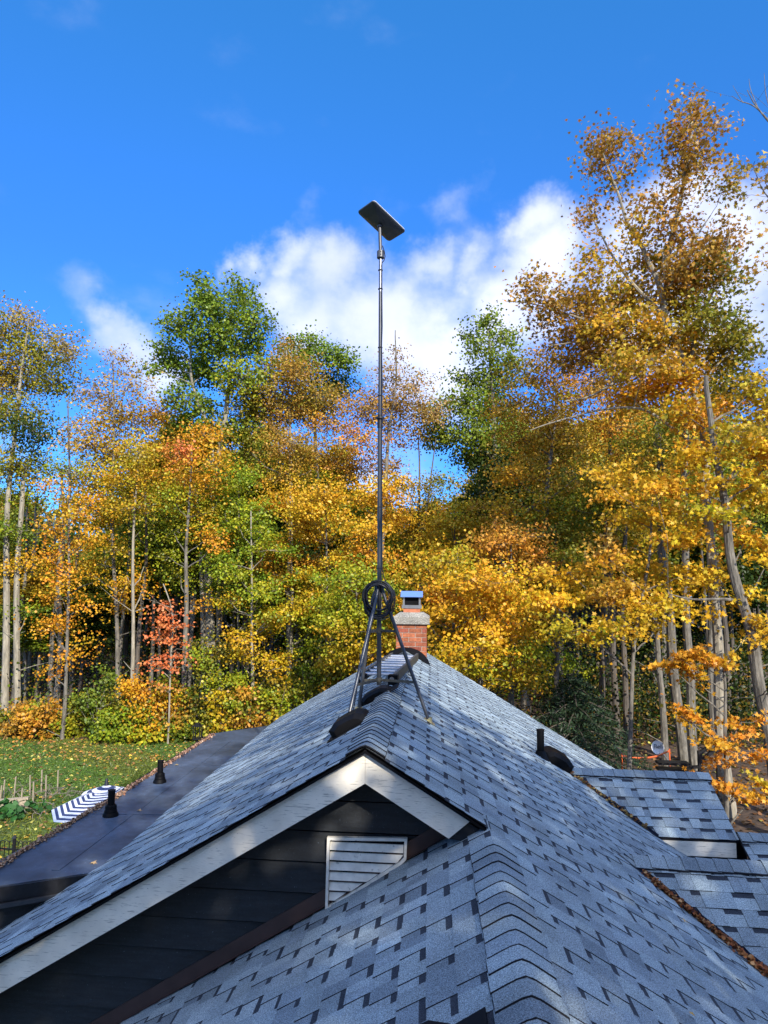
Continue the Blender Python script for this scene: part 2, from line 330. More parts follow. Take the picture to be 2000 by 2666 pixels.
# dormers ------------------------------------------------
def dormer(yr, zr, x_end, m, nb, name_lab, xstart=None, fas=True, capn=20, capx=None):
    cs = 1 / sqrt(1 + m * m); sn = m * cs
    xm = lambda z: XR + (ZR - z) / SL                     # where the main slope has height z
    lo = (lambda y: xm(zr - y * sn) + .03) if xstart is None else (lambda y: xstart)
    hi = lambda y: x_end
    shingles('roof_slope', lambda a, y, h: (a, yr - y * cs - h * sn, zr - y * sn + h * cs), nb, lo, hi, slab=.03, label=name_lab)
    shingles('roof_slope', lambda a, y, h: (a, yr + y * cs + h * sn, zr - y * sn + h * cs), nb, lo, hi, slab=.03)
    x0 = (xm(zr) - .03) if xstart is None else xstart
    n = int((x_end - x0) / .124)
    caps('ridge_cap', (x0 if capx is None else capx, yr, zr + .003), (1, 0, 0), (0, 1, 0), 0, .27, n, m=m)
    yb = yr - nb * E_ * cs; zb = zr - nb * E_ * sn
    if xstart is None:                                    # valley metal
        v = MB(); xa, xb = xm(zr) - .0, xm(zb)
        d = Vector((xb - xa, yb - yr, zb - zr)).normalized(); s = Vector((1, 0, -SL)).normalized()
        a = Vector((xa, yr, zr)) + Vector((0, 0, .022)); e = Vector((xb, yb, zb)) + Vector((0, 0, .022))
        v.face([a - s * .055, a + s * .03, e + s * .03, e - s * .055]); v.face([a + s * .03, a + s * .04 + Vector((0, 0, .03)), e + s * .04 + Vector((0, 0, .03)), e + s * .03])
        v.build('valley_flashing', M['navy'], house, T=sk)
    return yb, zb, (xm(zb) if xstart is None else xstart)
yb, zb, xv = dormer(9.25, -2.20, 3.36, .56, 7, 'far cross gable slope facing the viewer')
b = MB(); b.box(((xv + .05 + 3.33) / 2, yb + .02, zb - .105), 3.33 - xv - .05, .03, .15); b.build('fascia_board', M['white'], house, T=sk, label='short white fascia under the far cross gable')
b = MB(); b.box(((xv + .3 + 3.2) / 2, yb + .38, zb - .45), 3.0 - xv, .5, .6); b.build('wall_panel', M['siding'], house, T=sk)
yb2, zb2, xv2 = dormer(6.12, -2.125, 5.2, .56, 15, 'near cross gable slope facing the viewer')
yb3, zb3, _ = dormer(8.45, -2.64, 6.4, .5, 9, 'lower shingled roof at the right edge', xstart=3.37)
b = MB(); b.box((4.95, 8.45, -3.75), 3.1, 1.5, 1.2); b.build('wall_panel', M['siding'], house, T=sk)
b = MB(); b.box((3.22, 8.85, -3.45), .8, .05, 1.3); b.build('wall_panel', M['siding'], house, T=sk)
# gable fascia ------------------------------------------------
fw = .165
def rake_board(xa, xb, zf, y, hgt, th, top_off):
    m = MB(); za, zb_ = zf(xa) - top_off, zf(xb) - top_off
    v = hgt * sqrt(1 + SL * SL)
    m.prism([(xa, y, za), (xb, y, zb_), (xb, y, zb_ - v), (xa, y, za - v)], (0, th, 0)); return m
rake_board(XR - .0008, -4.7, zL, YF + .02, fw, .022, .026).build('fascia_board', M['white'], house, T=sk, label='long white rake board left of the peak')
m = MB(); v = fw * sqrt(1 + SL * SL); za = zR(XR) - .026
m.prism([(XR + .0008, YF + .02, za), (XR + .0008, YF + .02, za - v), (.11, YF + .02, zR(.11) - .026 - v), (.245, YF + .02, zR(.245) - .026)], (0, .022, 0))
m.build('fascia_board', M['white'], house, T=sk, label='short white rake board right of the peak')
b = MB(); b.bar((XR, YF + .004, ZR - .021), (-4.7, YF + .004, zL(-4.7) - .021), .03, .014); b.build('drip_edge', M['black'], house, T=sk)
b = MB(); b.bar((XR, YF + .004, ZR - .021), (.36, YF + .004, zR(.36) - .021), .03, .014); b.build('drip_edge', M['black'], house, T=sk)
b = MB()      # soffit and boxed return
b.prism([(XR, YF + .042, ZR - .06), (-4.7, YF + .042, zL(-4.7) - .06), (-4.7, YW + .1, zL(-4.7) - .06), (XR, YW + .1, ZR - .06)], (0, 0, -.012))
b.prism([(XR, YF + .042, ZR - .06), (.3, YF + .042, zR(.3) - .06), (.3, YW + .1, zR(.3) - .06), (XR, YW + .1, ZR - .06)], (0, 0, -.012))
b.prism([(.10, YF + .043, zR(.10) - .23), (.36, YF + .043, zR(.36) - .11), (.36, YF + .043, zR(.36) - .055), (.235, YF + .043, zR(.235) - .055)], (0, .25, 0))
b.build('soffit', M['siding'], house, T=sk)
# lap siding
b = MB(); bh = .195; z = -1.0
while z > -5.4:
    zt, zb_ = z, z - bh
    xl = lambda q: XR + (q - ZR) / SL + .05
    b.prism([(max(min(xl(zt), XR), -5.0), YW + .024, zt), (max(xl(zb_), -5.0), YW - .004, zb_ + .016), (min(.2, XR + (ZR - zb_) / SL - .05), YW - .004, zb_ + .016), (XR + .02 if zt > -1.05 else min(.2, XR + (ZR - zt) / SL - .05), YW + .024, zt)], (0, .03, 0))
    z -= bh
b.build('lap_siding', M['siding'], house, T=sk); b = MB()
b.prism([(XR, YW + .06, ZR - .08), (-4.0, YW + .06, zL(-4.0) - .08), (-4.0, YW + .06, -5.2), (.4, YW + .06, -5.2), (.4, YW + .06, zR(.4) - .08)], (0, .04, 0)); b.build('wall_backing', M['black'], house, T=sk)
# step flashing where the front slope meets the wall
zFL = lambda x: ZF + SL * (x - XF)
b = MB(); b.prism([(.21, YW - .010, zFL(.21) + .012), (-3.5, YW - .010, zFL(-3.5) + .012), (-3.5, YW - .010, zFL(-3.5) + .12), (.21, YW - .010, zFL(.21) + .12)], (0, .006, 0))
b.face([(.25, YW - .010, zFL(.25) + .024), (-3.5, YW - .010, zFL(-3.5) + .024), (-3.5, YW - .03, zFL(-3.5) + .020), (.25, YW - .03, zFL(.25) + .020)]); b.build('wall_flashing', M['brown'], house, T=sk)
# louvred gable vent, cut by the flashing
lv = empty('louver_vent', (0, 0, 0), None, None); lv.parent = house; lv.location = Vector((-.42, YW, -1.8)) - house.location
V = [(-.67, -1.60), (-.15, -1.585), (-.155, -1.715), (-.185, -1.745), (-.675, -2.06)]
def inset(poly, d):
    res = []; k = len(poly)
    for i in range(k):
        p0, p1, p2 = Vector(poly[i - 1]), Vector(poly[i]), Vector(poly[(i + 1) % k])
        n1 = (p1 - p0).normalized(); n1 = Vector((n1.y, -n1.x)); n2 = (p2 - p1).normalized(); n2 = Vector((n2.y, -n2.x))
        bis = (n1 + n2); res.append(p1 + bis * (d / (1 + n1.dot(n2))))
    return res
Vi = inset(V, .018); b = MB()
for i in range(5):
    p, q, qi, pi_ = V[i], V[(i + 1) % 5], Vi[(i + 1) % 5], Vi[i]
    b.prism([(p[0], YW - .034, p[1]), (q[0], YW - .034, q[1]), (qi[0], YW - .034, qi[1]), (pi_[0], YW - .034, pi_[1])], (0, .03, 0))
b.build('vent_frame', M['vent_white'], lv, T=sk)
b = MB(); b.prism([(p[0], YW - .008, p[1]) for p in Vi], (0, .003, 0)); b.build('vent_backing', M['black'], lv, T=sk)
def xspan(poly, z):
    xs = []
    for i in range(len(poly)):
        p, q = poly[i], poly[(i + 1) % len(poly)]
        if (p[1] - z) * (q[1] - z) < 0: xs.append(p[0] + (q[0] - p[0]) * (z - p[1]) / (q[1] - p[1]))
    return (min(xs), max(xs)) if len(xs) >= 2 else None
z = -1.632
for i in range(7):
    z1, z0 = z, z - .046; s1, s0 = xspan(Vi, z1), xspan(Vi, z0)
    if s1:
        if not s0: s0 = (s1[0], s1[0] + .02)
        b = MB(); b.prism([(s1[0] + .002, YW - .013, z1), (s0[0] + .002, YW - .028, z0), (s0[1] - .004, YW - .028, z0), (s1[1] - .004, YW - .013, z1)], (0, .005, 0)); b.build('slat', M['vent_white'], lv, T=sk)
    z -= .062
# flat roof over the addition
b = MB(); FZ = -2.49
fp = [(-2.85, 13.15), (-3.76, 12.2), (-3.80, 9), (-3.82, 7.4), (-4.02, 5.72), (-2.9, 6.32), (-2.2, 6.32), (-2.2, 13.5)]
b.prism([(x, y, FZ) for x, y in fp][::-1], (0, 0, -.02)); b.build('flat_roof', M['membrane'], house)
b = MB()
for yy in (7.9, 10.1): b.box((-3.28, yy, FZ + .003), .95, .09, .005, Matrix.Rotation(radians(3), 3, 'Z'))
b.box((-3.3, 9.0, FZ + .0025), .07, 5.4, .004); b.build('roof_seam', M['membrane'], house)
b = MB(); b.bar((-4.05, 5.69, FZ - .065), (-2.82, 6.35, FZ - .065), .03, .12); b.bar((-4.03, 5.72, FZ - .07), (-3.82, 7.4, FZ - .07), .03, .11); b.bar((-3.82, 7.4, FZ - .07), (-3.77, 12.2, FZ - .07), .03, .14)
b.bar((-3.77, 12.2, FZ - .07), (-2.85, 13.15, FZ - .07), .03, .14); b.build('roof_edge', M['blackmetal'], house)
b = MB(); b.bar((-4.15, 5.62, FZ - .16), (-3.0, 6.22, FZ - .135), .05, .03); b.build('gutter', M['pole'], house)
b = MB(); z = FZ - .14
for i in range(14):
    b.prism([(-4.0, 5.78, z), (-2.8, 6.42, z), (-2.8, 6.40, z - .19), (-4.0, 5.76, z - .19)], (0, .03, 0)); z -= .19
b.box((-3.0, 9.7, -4.0), 1.55, 6.6, 2.7); b.build('side_wall', M['siding'], house)
b = MB(); b.box((-.3, 9.2, -4.2), 5.0, 8.3, 2.2); b.box((-.4, 5.6, -4.4), 5.5, 1.3, 1.8); b.box((1.2, 2.0, -4.1), 4.4, 6.5, 2.3); b.build('house_wall', M['siding'], house)
# stacks on the flat roof
for px, py in ((416, 2037), (288, 2124)):
    p = onpl(px, py, (0, 0, 1), FZ); b = MB()
    b.tube([p + Vector((0, 0, t)) for t in (0, .02, .05, .11, .112, .12)], [.085, .083, .064, .060, .052, .048], 14)
    for zz in (.045, .08): b.tube([p + Vector((0, 0, zz)), p + Vector((0, 0, zz + .012))], [.078 - zz * .2] * 2, 14)
    b.build('vent_stack', M['black'], house, smooth=True); 
    b = MB(); b.tube([p + Vector((0, 0, .12)), p + Vector((0, 0, .27))], .038, 14); b.tube([p + Vector((0, 0, .262)), p + Vector((0, 0, .274))], .042, 14); b.build('vent_pipe', M['black'], house, smooth=True)
# box vents (slant-back plastic)
def box_vent(c, side, W, Dp, H, rot=0):
    """c on roof surface, open side points down-slope; side +1 right slope, -1 left slope"""
    dn = Vector((side * CS, 0, -SN)); n = Vector((side * SN, 0, CS)); al = Vector((0, 1, 0)); m_ = MB()
    prof = [(-.5, 0), (-.42, .55), (-.25, .92), (.0, 1.), (.3, 1.), (.5, .72), (.5, .1)]
    L = lambda u, v, h: Vector(c) + dn * (u * Dp) + al * v + n * (h * H)
    def ring(v, s): return [L(u * s, v, h * (s if s < 1 else 1)) for u, h in prof]
    rs = [ring(-W / 2, .72), ring(-W / 2 + .05, 1), ring(W / 2 - .05, 1), ring(W / 2, .72)]
    m_.face(rs[0]); m_.face(rs[3][::-1])
    for a_, b_ in zip(rs[:-1], rs[1:]):
        for i in range(len(prof)): m_.face([a_[i], a_[(i + 1) % len(prof)], b_[(i + 1) % len(prof)], b_[i]])
    fl = [L(-.75, -W * .6, .04), L(.62, -W * .6, .06), L(.62, W * .6, .06), L(-.75, W * .6, .04)]
    m_.prism(fl, n * .004)
    return m_.build('roof_vent', M['black'], house)
lp = lambda px, py: onpl(px, py, (-SL, 0, 1), ZR - SL * XR)
rp = lambda px, py: onpl(px, py, (SL, 0, 1), ZR + SL * XR)
fl_ = lambda px, py: onpl(px, py, (-SL, 0, 1), ZF - SL * XF)
box_vent(lp(919, 1890), -1, .35, .34, .105)
box_vent(lp(984, 1816), -1, .32, .32, .085)
vr = box_vent(rp(1440, 1985), 1, .42, .40, .15); vr['label'] = 'black box vent beside the pipe on the right slope'
box_vent(fl_(1098, 2850), -1, .42, .36, .12)
p = rp(1408, 1972); b = MB(); b.tube([p + Vector((0, 0, -.05)), p + Vector((0, 0, .33))], .045, 16); b.tube([p + Vector((0, 0, .31)), p + Vector((0, 0, .335))], .05, 16)
b.tube([p + Vector((0, 0, -.06)), p + Vector((0, 0, .04)), p + Vector((0, 0, .08))], [.12, .07, .052], 16); b.build('vent_pipe', M['black'], house, smooth=True)
# chimney -----------------------------------------------------
ch = empty('chimney', (0, 0, 0), None, None); ch.parent = house; CX, CY, CW, CD = -.32, 11.75, .49, .49
ch.location = Vector((CX, CY, -1.1)) - house.location
zb0, zt0 = -1.65, -.55; b = MB(); b.box((CX, CY, (zb0 + zt0) / 2), CW - .012, CD - .012, zt0 - zb0 - .01); b.build('mortar_core', M['mortar'], ch)
b = MB(); bh, bl, jt = .062, .2, .010; nrow = int((zt0 - zb0) / (bh + jt)) + 1
bcols = [(.30, .085, .038), (.25, .065, .03), (.34, .105, .045), (.20, .05, .027), (.31, .095, .04)]
for r_ in range(nrow):
    z = zt0 - (r_ + .5) * (bh + jt) + .004
    for ax in range(4):
        a = -CW / 2 - (0 if (r_ + ax) % 2 else bl / 2 + .005)
        while a < CW / 2 - .02:
            a0, a1 = max(a, -CW / 2), min(a + bl, CW / 2); c = random.choice(bcols); g = random.uniform(.8, 1.2); c = tuple(k * g for k in c)
            if a1 - a0 > .03:
                o = CD / 2 - .012 + random.uniform(-.002, .002); mid = (a0 + a1) / 2; wd = a1 - a0
                e = .0022 * ((r_ % 2) * 2 - 1)
                if ax == 0: b.box((CX + mid, CY - o, z), wd, .03, bh, col=c)
                elif ax == 1: b.box((CX + mid, CY + o, z), wd, .03, bh, col=c)
                elif ax == 2: b.box((CX - o + .0, CY + mid, z), .026, wd - .004, bh - .001, col=c)
                else: b.box((CX + o - .0, CY + mid, z), .026, wd - .004, bh - .001, col=c)
            a += bl + jt
b.build('brickwork', M['brick'], ch)
b = MB(); h = .5 * CW + .048; z0 = -.55
lev = [(z0, h), (z0 + .115, h), (z0 + .13, h - .02), (z0 + .185, .19)]
for (za, ra), (zb_, rb_) in zip(lev[:-1], lev[1:]):
    cs_ = [(-1, -1), (1, -1), (1, 1), (-1, 1)]
    for i in range(4):
        (x0, y0), (x1, y1) = cs_[i], cs_[(i + 1) % 4]
        b.face([(CX + x0 * ra, CY + y0 * ra, za), (CX + x1 * ra, CY + y1 * ra, za), (CX + x1 * rb_, CY + y1 * rb_, zb_), (CX + x0 * rb_, CY + y0 * rb_, zb_)])
b.face([(CX - h, CY - h, z0), (CX - h, CY + h, z0), (CX + h, CY + h, z0), (CX + h, CY - h, z0)]); b.face([(CX - .19, CY - .19, z0 + .185), (CX + .19, CY - .19, z0 + .185), (CX + .19, CY + .19, z0 + .185), (CX - .19, CY + .19, z0 + .185)])
b.build('concrete_cap', M['concrete'], ch)
b = MB(); b.box((CX, CY, z0 + .21), .27, .27, .09); b.build('flue_tile', M['terracotta'], ch)
hd = MB(); zz = z0 + .255
for s in (-1, 1):
    hd.box((CX, CY + s * .145, zz + .02), .32, .006, .055); hd.box((CX + s * .158, CY, zz + .02), .006, .284, .055)
    for t in (-1, 1): hd.box((CX + s * .13, CY + t * .13, zz + .12), .028, .028, .16)
hd.build('hood_frame', M['steel'], ch)
b = MB(); b.box((CX, CY, zz + .12), .225, .225, .15); b.build('flue_screen', M['black'], ch)
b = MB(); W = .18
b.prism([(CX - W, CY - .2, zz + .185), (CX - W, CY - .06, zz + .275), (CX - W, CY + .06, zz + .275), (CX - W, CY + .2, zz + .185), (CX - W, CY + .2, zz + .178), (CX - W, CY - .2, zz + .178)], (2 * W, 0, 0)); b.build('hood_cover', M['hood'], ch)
# black membrane saddle at the chimney foot
b = MB(); n = 26; R0 = .40
for i in range(n):
    def P(t, k, yy): a = pi * t; return (CX - .09 + cos(a) * R0 * k, yy, -1.26 + sin(a) * .34 * k)
    t0, t1 = i / n, (i + 1) / n
    b.face([P(t0, 1, CY - .30), P(t1, 1, CY - .30), P(t1, .86, CY - .36), P(t0, .86, CY - .36)]); b.face([P(t0, .86, CY - .36), P(t1, .86, CY - .36), (CX - .09, CY - .37, -1.2)])
    b.face([P(t1, 1, CY - .30), P(t0, 1, CY - .30), P(t0, 1, CY - .24), P(t1, 1, CY - .24)])
b.build('chimney_saddle', M['black'], house, smooth=True)
b = MB(); b.box((CX + CW / 2 + .04, CY - .1, -1.32), .07, .5, .10, Matrix.Rotation(radians(30), 3, 'Y')); b.build('chimney_flashing', M['brown'], house)

# ------------------------------------------------------------------ mast, tripod, dish, ladder
PX, PY = at(987, 1760, 6.86).x, 6.86
zb_ = -.83; ztop = at(991, 665, PY).z; xt = at(991, 665, PY).x
mast = empty('antenna_mast', (PX, PY, -1.05), 'tall grey steel mast on a three legged stand straddling the roof ridge', 'antenna mast')
pm = lambda z: Vector((PX + (xt - PX) * (z - zb_) / (ztop - zb_), PY, z))
zj = at(990, 1088, PY).z; zu = at(990, 760, PY).z
b = MB(); b.tube([pm(zb_ - .08), pm(zj)], .0215, 16); b.build('lower_tube', M['pole'], mast, smooth=True)
b = MB(); b.tube([pm(zj), pm(zu)], .0175, 16); b.build('middle_tube', M['pole'], mast, smooth=True)
b = MB(); b.tube([pm(zu), pm(ztop)], .0165, 16); b.build('upper_tube', M['poleshiny'], mast, smooth=True)
b = MB(); b.tube([pm(zj - .012), pm(zj + .008)], .042, 18); b.tube([pm(zj - .10), pm(zj - .012)], .026, 16); b.tube([pm(zj + .008), pm(zj + .03)], .022, 16); b.build('joint_collar', M['blackmetal'], mast, smooth=True)
for zz in (ztop - .16, zu + .03, at(990, 905, PY).z, at(990, 1030, PY).z, at(990, 1320, PY).z, at(990, 1480, PY).z):
    b = MB(); b.tube([pm(zz - .004), pm(zz + .004)], .0245, 12); b.build('cable_tie', M['cable'], mast)
ap = pm(at(988, 1525, PY).z)
feet = [lp(905, 1884), lp(934, 1852), rp(1116, 1880)]
legs = []
for i, ft in enumerate(feet):
    d = (Vector((ft.x, ft.y, 0)) - Vector((ap.x, ap.y, 0))).normalized(); a = ap + d * .03
    m_ = a + d * .035 + Vector((0, 0, -.13)); ft2 = ft + Vector((0, 0, .02)); legs.append((m_, ft2))
    b = MB(); b.tube([a, a + Vector((0, 0, -.05)) + d * .006, m_, m_.lerp(ft2, .5), ft2], [.016, .017, .0175, .0175, .017], 12); b.build('tripod_leg', M['pole'], mast, smooth=True)
    al = Vector((0, 1, 0)); sgn = -1 if i < 2 else 1; dn = Vector((sgn * CS, 0, -SN)); nn = Vector((sgn * SN, 0, CS)); b = MB()
    b.prism([ft + nn * .008 + al * u + dn * v_ for u, v_ in ((-.045, -.05), (.045, -.05), (.045, .06), (-.045, .06))], nn * .006)
    for u in (-.02, .02): b.prism([ft + nn * .014 + al * u + dn * v_ + nn * q_ for v_, q_ in ((-.025, 0), (.025, 0), (.012, .035), (-.012, .035))], al * .004)
    b.build('foot_bracket', M['brass'], mast)
b = MB(); b.tube([ap + Vector((0, 0, -.02)), ap + Vector((0, 0, .03))], .034, 14); b.build('hub_clamp', M['blackmetal'], mast, smooth=True)
for py in (1642, 1770):
    zc = at(987, py, PY).z; c = pm(zc); hb = MB(); hb.tube([c - Vector((0, 0, .022)), c + Vector((0, 0, .022))], .030, 12); hb.tube([c + Vector((-.04, -.02, 0)), c + Vector((.04, -.02, 0))], .008, 6); hb.tube([c + Vector((0.03, -.045, 0.004)), c + Vector((.03, .01, 0.004))], .006, 6); hb.build('mast_clamp', M['oldalu'], mast)
    for m_, ft in legs:
        t = (m_.z - zc) / (m_.z - ft.z); q = m_.lerp(ft, min(max(t, 0), 1)); b = MB(); b.bar(c, q, .006, .024); b.build('brace_bar', M['oldalu'], mast)
# coil of cable
cc = at(985, 1553, PY - .07); b = MB()
for k in range(20):
    pts = []; r0 = .132 + random.uniform(-.028, .022); ox, oz = random.uniform(-.012, .014), random.uniform(-.016, .012); ph = random.uniform(0, 6); ey = random.uniform(-.02, .02)
    el = random.uniform(.93, 1.1)
    for i in range(41):
        a = 2 * pi * i / 40
        pts.append(cc + Vector((cos(a) * r0 + ox, ey + .012 * sin(2 * a + ph), sin(a) * r0 * el + oz + .004 * sin(3 * a + ph) - .008 * k * (1 if sin(a) < -.5 else 0) * .4)))
    b.tube(pts, .0042, 6, cap=False)
o = b.build('cable_coil', M['cable'], None, smooth=True); top(o); tag(o, 'round coil of black cable hung on the mast above its legs', 'cable coil')
# thin cable running down the pole and leg
b = MB(); pts = [at(996, 640, PY - .02)]
for i, (px, py) in enumerate(((1001, 655), (1003, 668), (1000, 678), (994.5, 685), (994.6, 760), (995.5, 850), (994, 900), (995.5, 1000), (993.6, 1080), (997.5, 1092), (993.8, 1104), (994, 1300), (995, 1480), (1000, 1505), (1008, 1520), (1020, 1545), (1028, 1570), (1026, 1590), (1013, 1606), (995, 1610), (975, 1600), (962, 1590), (960, 1630), (950, 1690), (935, 1760), (926, 1815), (920, 1850))): pts.append(at(px, py, PY - .03 + .002 * sin(i)))
b.tube(pts, .0052, 6, cap=False); o = b.build('antenna_cable', M['cable'], None, smooth=True); top(o); tag(o, 'thin black cable tied along the grey mast down to the roof', 'cable')
# dish
dcs = lambda r, u, f: CM @ Vector((r, u, -f))
ctr = at(993, 578, PY)
Lv = dcs(.3867, -.2536, .2756); Lv = Lv.normalized(); Sv = dcs(.1352, .1504, -.5106); Sv = (Sv - Lv * Sv.dot(Lv)).normalized(); nv = Lv.cross(Sv).normalized()
if nv.z < 0: nv = -nv
L2, S2 = .231, .1422
dish = empty('satellite_antenna', ctr - nv * .05, 'tilted flat dark grey satellite internet panel on top of the mast', 'satellite dish')
def rrect(hx, hy, r, h, n=6):
    pts = []
    for cx, cy, a0 in ((hx - r, hy - r, 0), (-hx + r, hy - r, pi / 2), (-hx + r, -hy + r, pi), (hx - r, -hy + r, 3 * pi / 2)):
        for i in range(n + 1): a = a0 + pi / 2 * i / n; pts.append(ctr + Lv * (cx + r * cos(a)) + Sv * (cy + r * sin(a)) + nv * h)
    return pts
rings = [rrect(L2 * .2, S2 * .2, .01, -.030), rrect(L2 * .55, S2 * .55, .02, -.024), rrect(L2 * .86, S2 * .86, .03, -.010), rrect(L2 * .98, S2 * .98, .035, .000), rrect(L2, S2, .036, .006), rrect(L2, S2, .036, .013)]
b = MB()
for a_, c_ in zip(rings[:-1], rings[1:]):
    for i in range(len(a_)): j = (i + 1) % len(a_); b.face([a_[i], a_[j], c_[j], c_[i]])
b.face(rings[0][::-1]); b.build('back_shell', M['dish'], dish, smooth=True)
b = MB(); r1, r2, r3 = rrect(L2, S2, .036, .013), rrect(L2 * .995, S2 * .995, .036, .0155), rrect(L2 * .985, S2 * .985, .034, .018)
for a_, c_ in ((r1, r2), (r2, r3)):
    for i in range(len(a_)): j = (i + 1) % len(a_); b.face([a_[i], a_[j], c_[j], c_[i]])
b.face(r3); b.build('antenna_face', M['dishwhite'], dish)
sb = pm(ztop - .02); st = at(989, 590, PY) ; st = Vector((st.x, PY, st.z))
b = MB(); b.tube([sb + Vector((0, 0, .04)), sb.lerp(st, .6), st, st + Vector((0, 0, .018))], .0172, 16); b.tube([st - Vector((0, 0, .01)), st + Vector((0, 0, .012))], .026, 14); b.build('stem', M['dish'], dish, smooth=True)
b = MB(); b.tube([sb + Vector((0, 0, t)) for t in (-.018, -.008, .062, .068)], [.024, .038, .038, .03], 20)
b.build('mount_collar', M['dish'], dish, smooth=True); b = MB()
for zz in (.015, .042): b.tube([sb + Vector((.004, -.036, zz)), sb + Vector((.004, -.042, zz))], .005, 8)
b.build('set_screw', M['black'], dish)
# ladder lying on the ridge
lad = empty('ladder', (-.5, 8.4, -.96), 'aluminium ladder lying flat along the ridge in front of the chimney', 'ladder')
a0, a1 = Vector((-.55, 7.35, -.905)), Vector((-.36, 9.75, -.905)); d = (a1 - a0).normalized(); s = Vector((d.y, -d.x, 0)); W2 = .185
for sg in (-1, 1):
    b = MB(); o0 = s * W2 * sg
    b.bar(a0 + o0, a1 + o0, .006, .085); b.bar(a0 + o0 - s * sg * .012 + Vector((0, 0, .044)), a1 + o0 - s * sg * .012 + Vector((0, 0, .044)), .03, .006); b.bar(a0 + o0 - s * sg * .012 - Vector((0, 0, .044)), a1 + o0 - s * sg * .012 - Vector((0, 0, .044)), .03, .006)
    b.build('side_rail', M['oldalu'], lad)
    b = MB(); b.box(a0 + o0 - s * sg * .02 - d * .0 + Vector((0, 0, -.01)), .10, .09, .10, Matrix.Rotation(math.atan2(d.x, d.y) * -1, 3, 'Z')); b.build('end_cap', M['black'], lad)
    b = MB(); b.tube([a0 + o0 - d * .055 - s * sg * .03, a0 + o0 - d * .045 - s * sg * .03], .022, 12); b.build('cap_plate', M['alu'], lad)
for i in range(8):
    c = a0 + d * (.18 + i * .29); b = MB()
    for q in (-.016, .016): b.tube([c - s * (W2 - .004) + d * q + Vector((0, 0, .022)), c + s * (W2 - .004) + d * q + Vector((0, 0, .022))], .016, 8)
    b.build('rung', M['alu'], lad, smooth=True)

# ------------------------------------------------------------------ trees
class Tree:
    def __init__(s, name, label, cat='tree', group=None, bark='bark'):
        s.a = (name, label, cat, group); s.bark = bark; s.tb = MB(); s.C = []; s.S = []; s.K = []; s.path = None; s.nrm = []
    def trunk(s, pts, r0, r1, seg=9):
        pts = [Vector(p) for p in pts]; out = []; k = len(pts)
        for i in range(k - 1):                                      # Catmull-Rom
            p0, p1, p2, p3 = pts[max(i - 1, 0)], pts[i], pts[i + 1], pts[min(i + 2, k - 1)]
            for j in range(5):
                t = j / 5; out.append(.5 * ((2 * p1) + (p2 - p0) * t + (2 * p0 - 5 * p1 + 4 * p2 - p3) * t * t + (3 * p1 - p0 - 3 * p2 + p3) * t ** 3))
        out.append(pts[-1]); n = len(out)
        rad = [r0 + (r1 - r0) * (i / (n - 1)) ** .9 for i in range(n)]; wob = r0 * .15
        o2 = [p + Vector((wob * sin(i * .9 + r0 * 99), wob * sin(i * .7 + 2), 0)) for i, p in enumerate(out)]
        rad[0] *= 1.25
        s.tb.tube(o2, rad, seg, cap=True)
        if s.path is None: s.path = list(zip(o2, rad)); s.base = pts[0].copy()
        else: s.path += list(zip(o2, rad))[2:]
        return s
    def limb(s, pts, r0, r1=.008, seg=6):
        pts = [Vector(p) for p in pts]; k = len(pts); s.tb.tube(pts, [r0 + (r1 - r0) * i / (k - 1) for i in range(k)], seg, cap=False)
    def blob(s, c, rx, ry, rz, n, cols, leaf=.12, spray=26, limb=True, flat=.22, sr=None, twig=True, hang=0.):
        """foliage mass: limb from the trunk to c, sprays of leaves on twigs through the ellipsoid"""
        c = Vector(c); r0 = .02
        if limb and s.path:
            best = min(s.path, key=lambda q: (q[0] - (c - Vector((0, 0, .55 * (c - q[0]).length)))).length)
            st, rr = best; dd = (c - st); L = dd.length; r0 = min(rr * .6, .012 + .012 * L)
            mid = st.lerp(c, .5) + Vector((random.uniform(-.06, .06) * L, random.uniform(-.06, .06) * L, -.04 * L + random.uniform(-.05, .08) * L))
            q1 = st.lerp(mid, .5) + Vector((0, 0, .02 * L)); q3 = mid.lerp(c, .5) + Vector((0, 0, .02 * L))
            s.limb([st, q1, mid, q3, c], r0, max(r0 * .4, .006), 5)
        ns = max(2, int(n / spray)); sr = sr or .30
        u = rng.normal(size=(ns, 3)); u /= np.linalg.norm(u, axis=1)[:, None]; rad = rng.random(ns) ** .42
        pc = u * rad[:, None] * np.array([rx, ry, rz]) + np.array(c)
        if twig:
            for i in range(ns):
                if random.random() < .75:
                    e = Vector(pc[i]); s.limb([c, c.lerp(e, .5) + Vector((0, 0, -.05)), e], r0 * .38, .003, 3)
        cols = np.array(cols, float)
        for i in range(ns):
            k = int(spray * random.uniform(.35, 1.6)); g = rng.normal(size=(k, 3)) * np.array([sr, sr, sr * flat]) * random.uniform(.7, 1.3)
            tilt = rng.normal(size=2) * .38; g[:, 2] += g[:, 0] * tilt[0] + g[:, 1] * tilt[1] - hang * (g[:, 0] ** 2 + g[:, 1] ** 2)
            s.C.append(pc[i] + g); s.S.append(leaf * rng.uniform(.7, 1.25, k))
            wts = rng.dirichlet(np.ones(len(cols)) * .55); base = wts @ cols
            s.K.append(np.clip(base * rng.uniform(.72, 1.25, (k, 1)) * (1 + rng.normal(size=(k, 3)) * .06), 0.004, .95))
            out_ = u[i] * .35 + np.array([0, 0, .55]); s.nrm.append(np.tile(out_, (k, 1)))
    def finish(s, star=False, rnd=.55):
        root = empty(s.a[0], s.base, s.a[1], s.a[2], s.a[3])
        s.tb.build('trunk', M[s.bark], root, smooth=True)
        if s.C: leafobj('crown', np.vstack(s.C), np.concatenate(s.S), np.vstack(s.K), np.vstack(s.nrm), root, star, rnd)
        return root
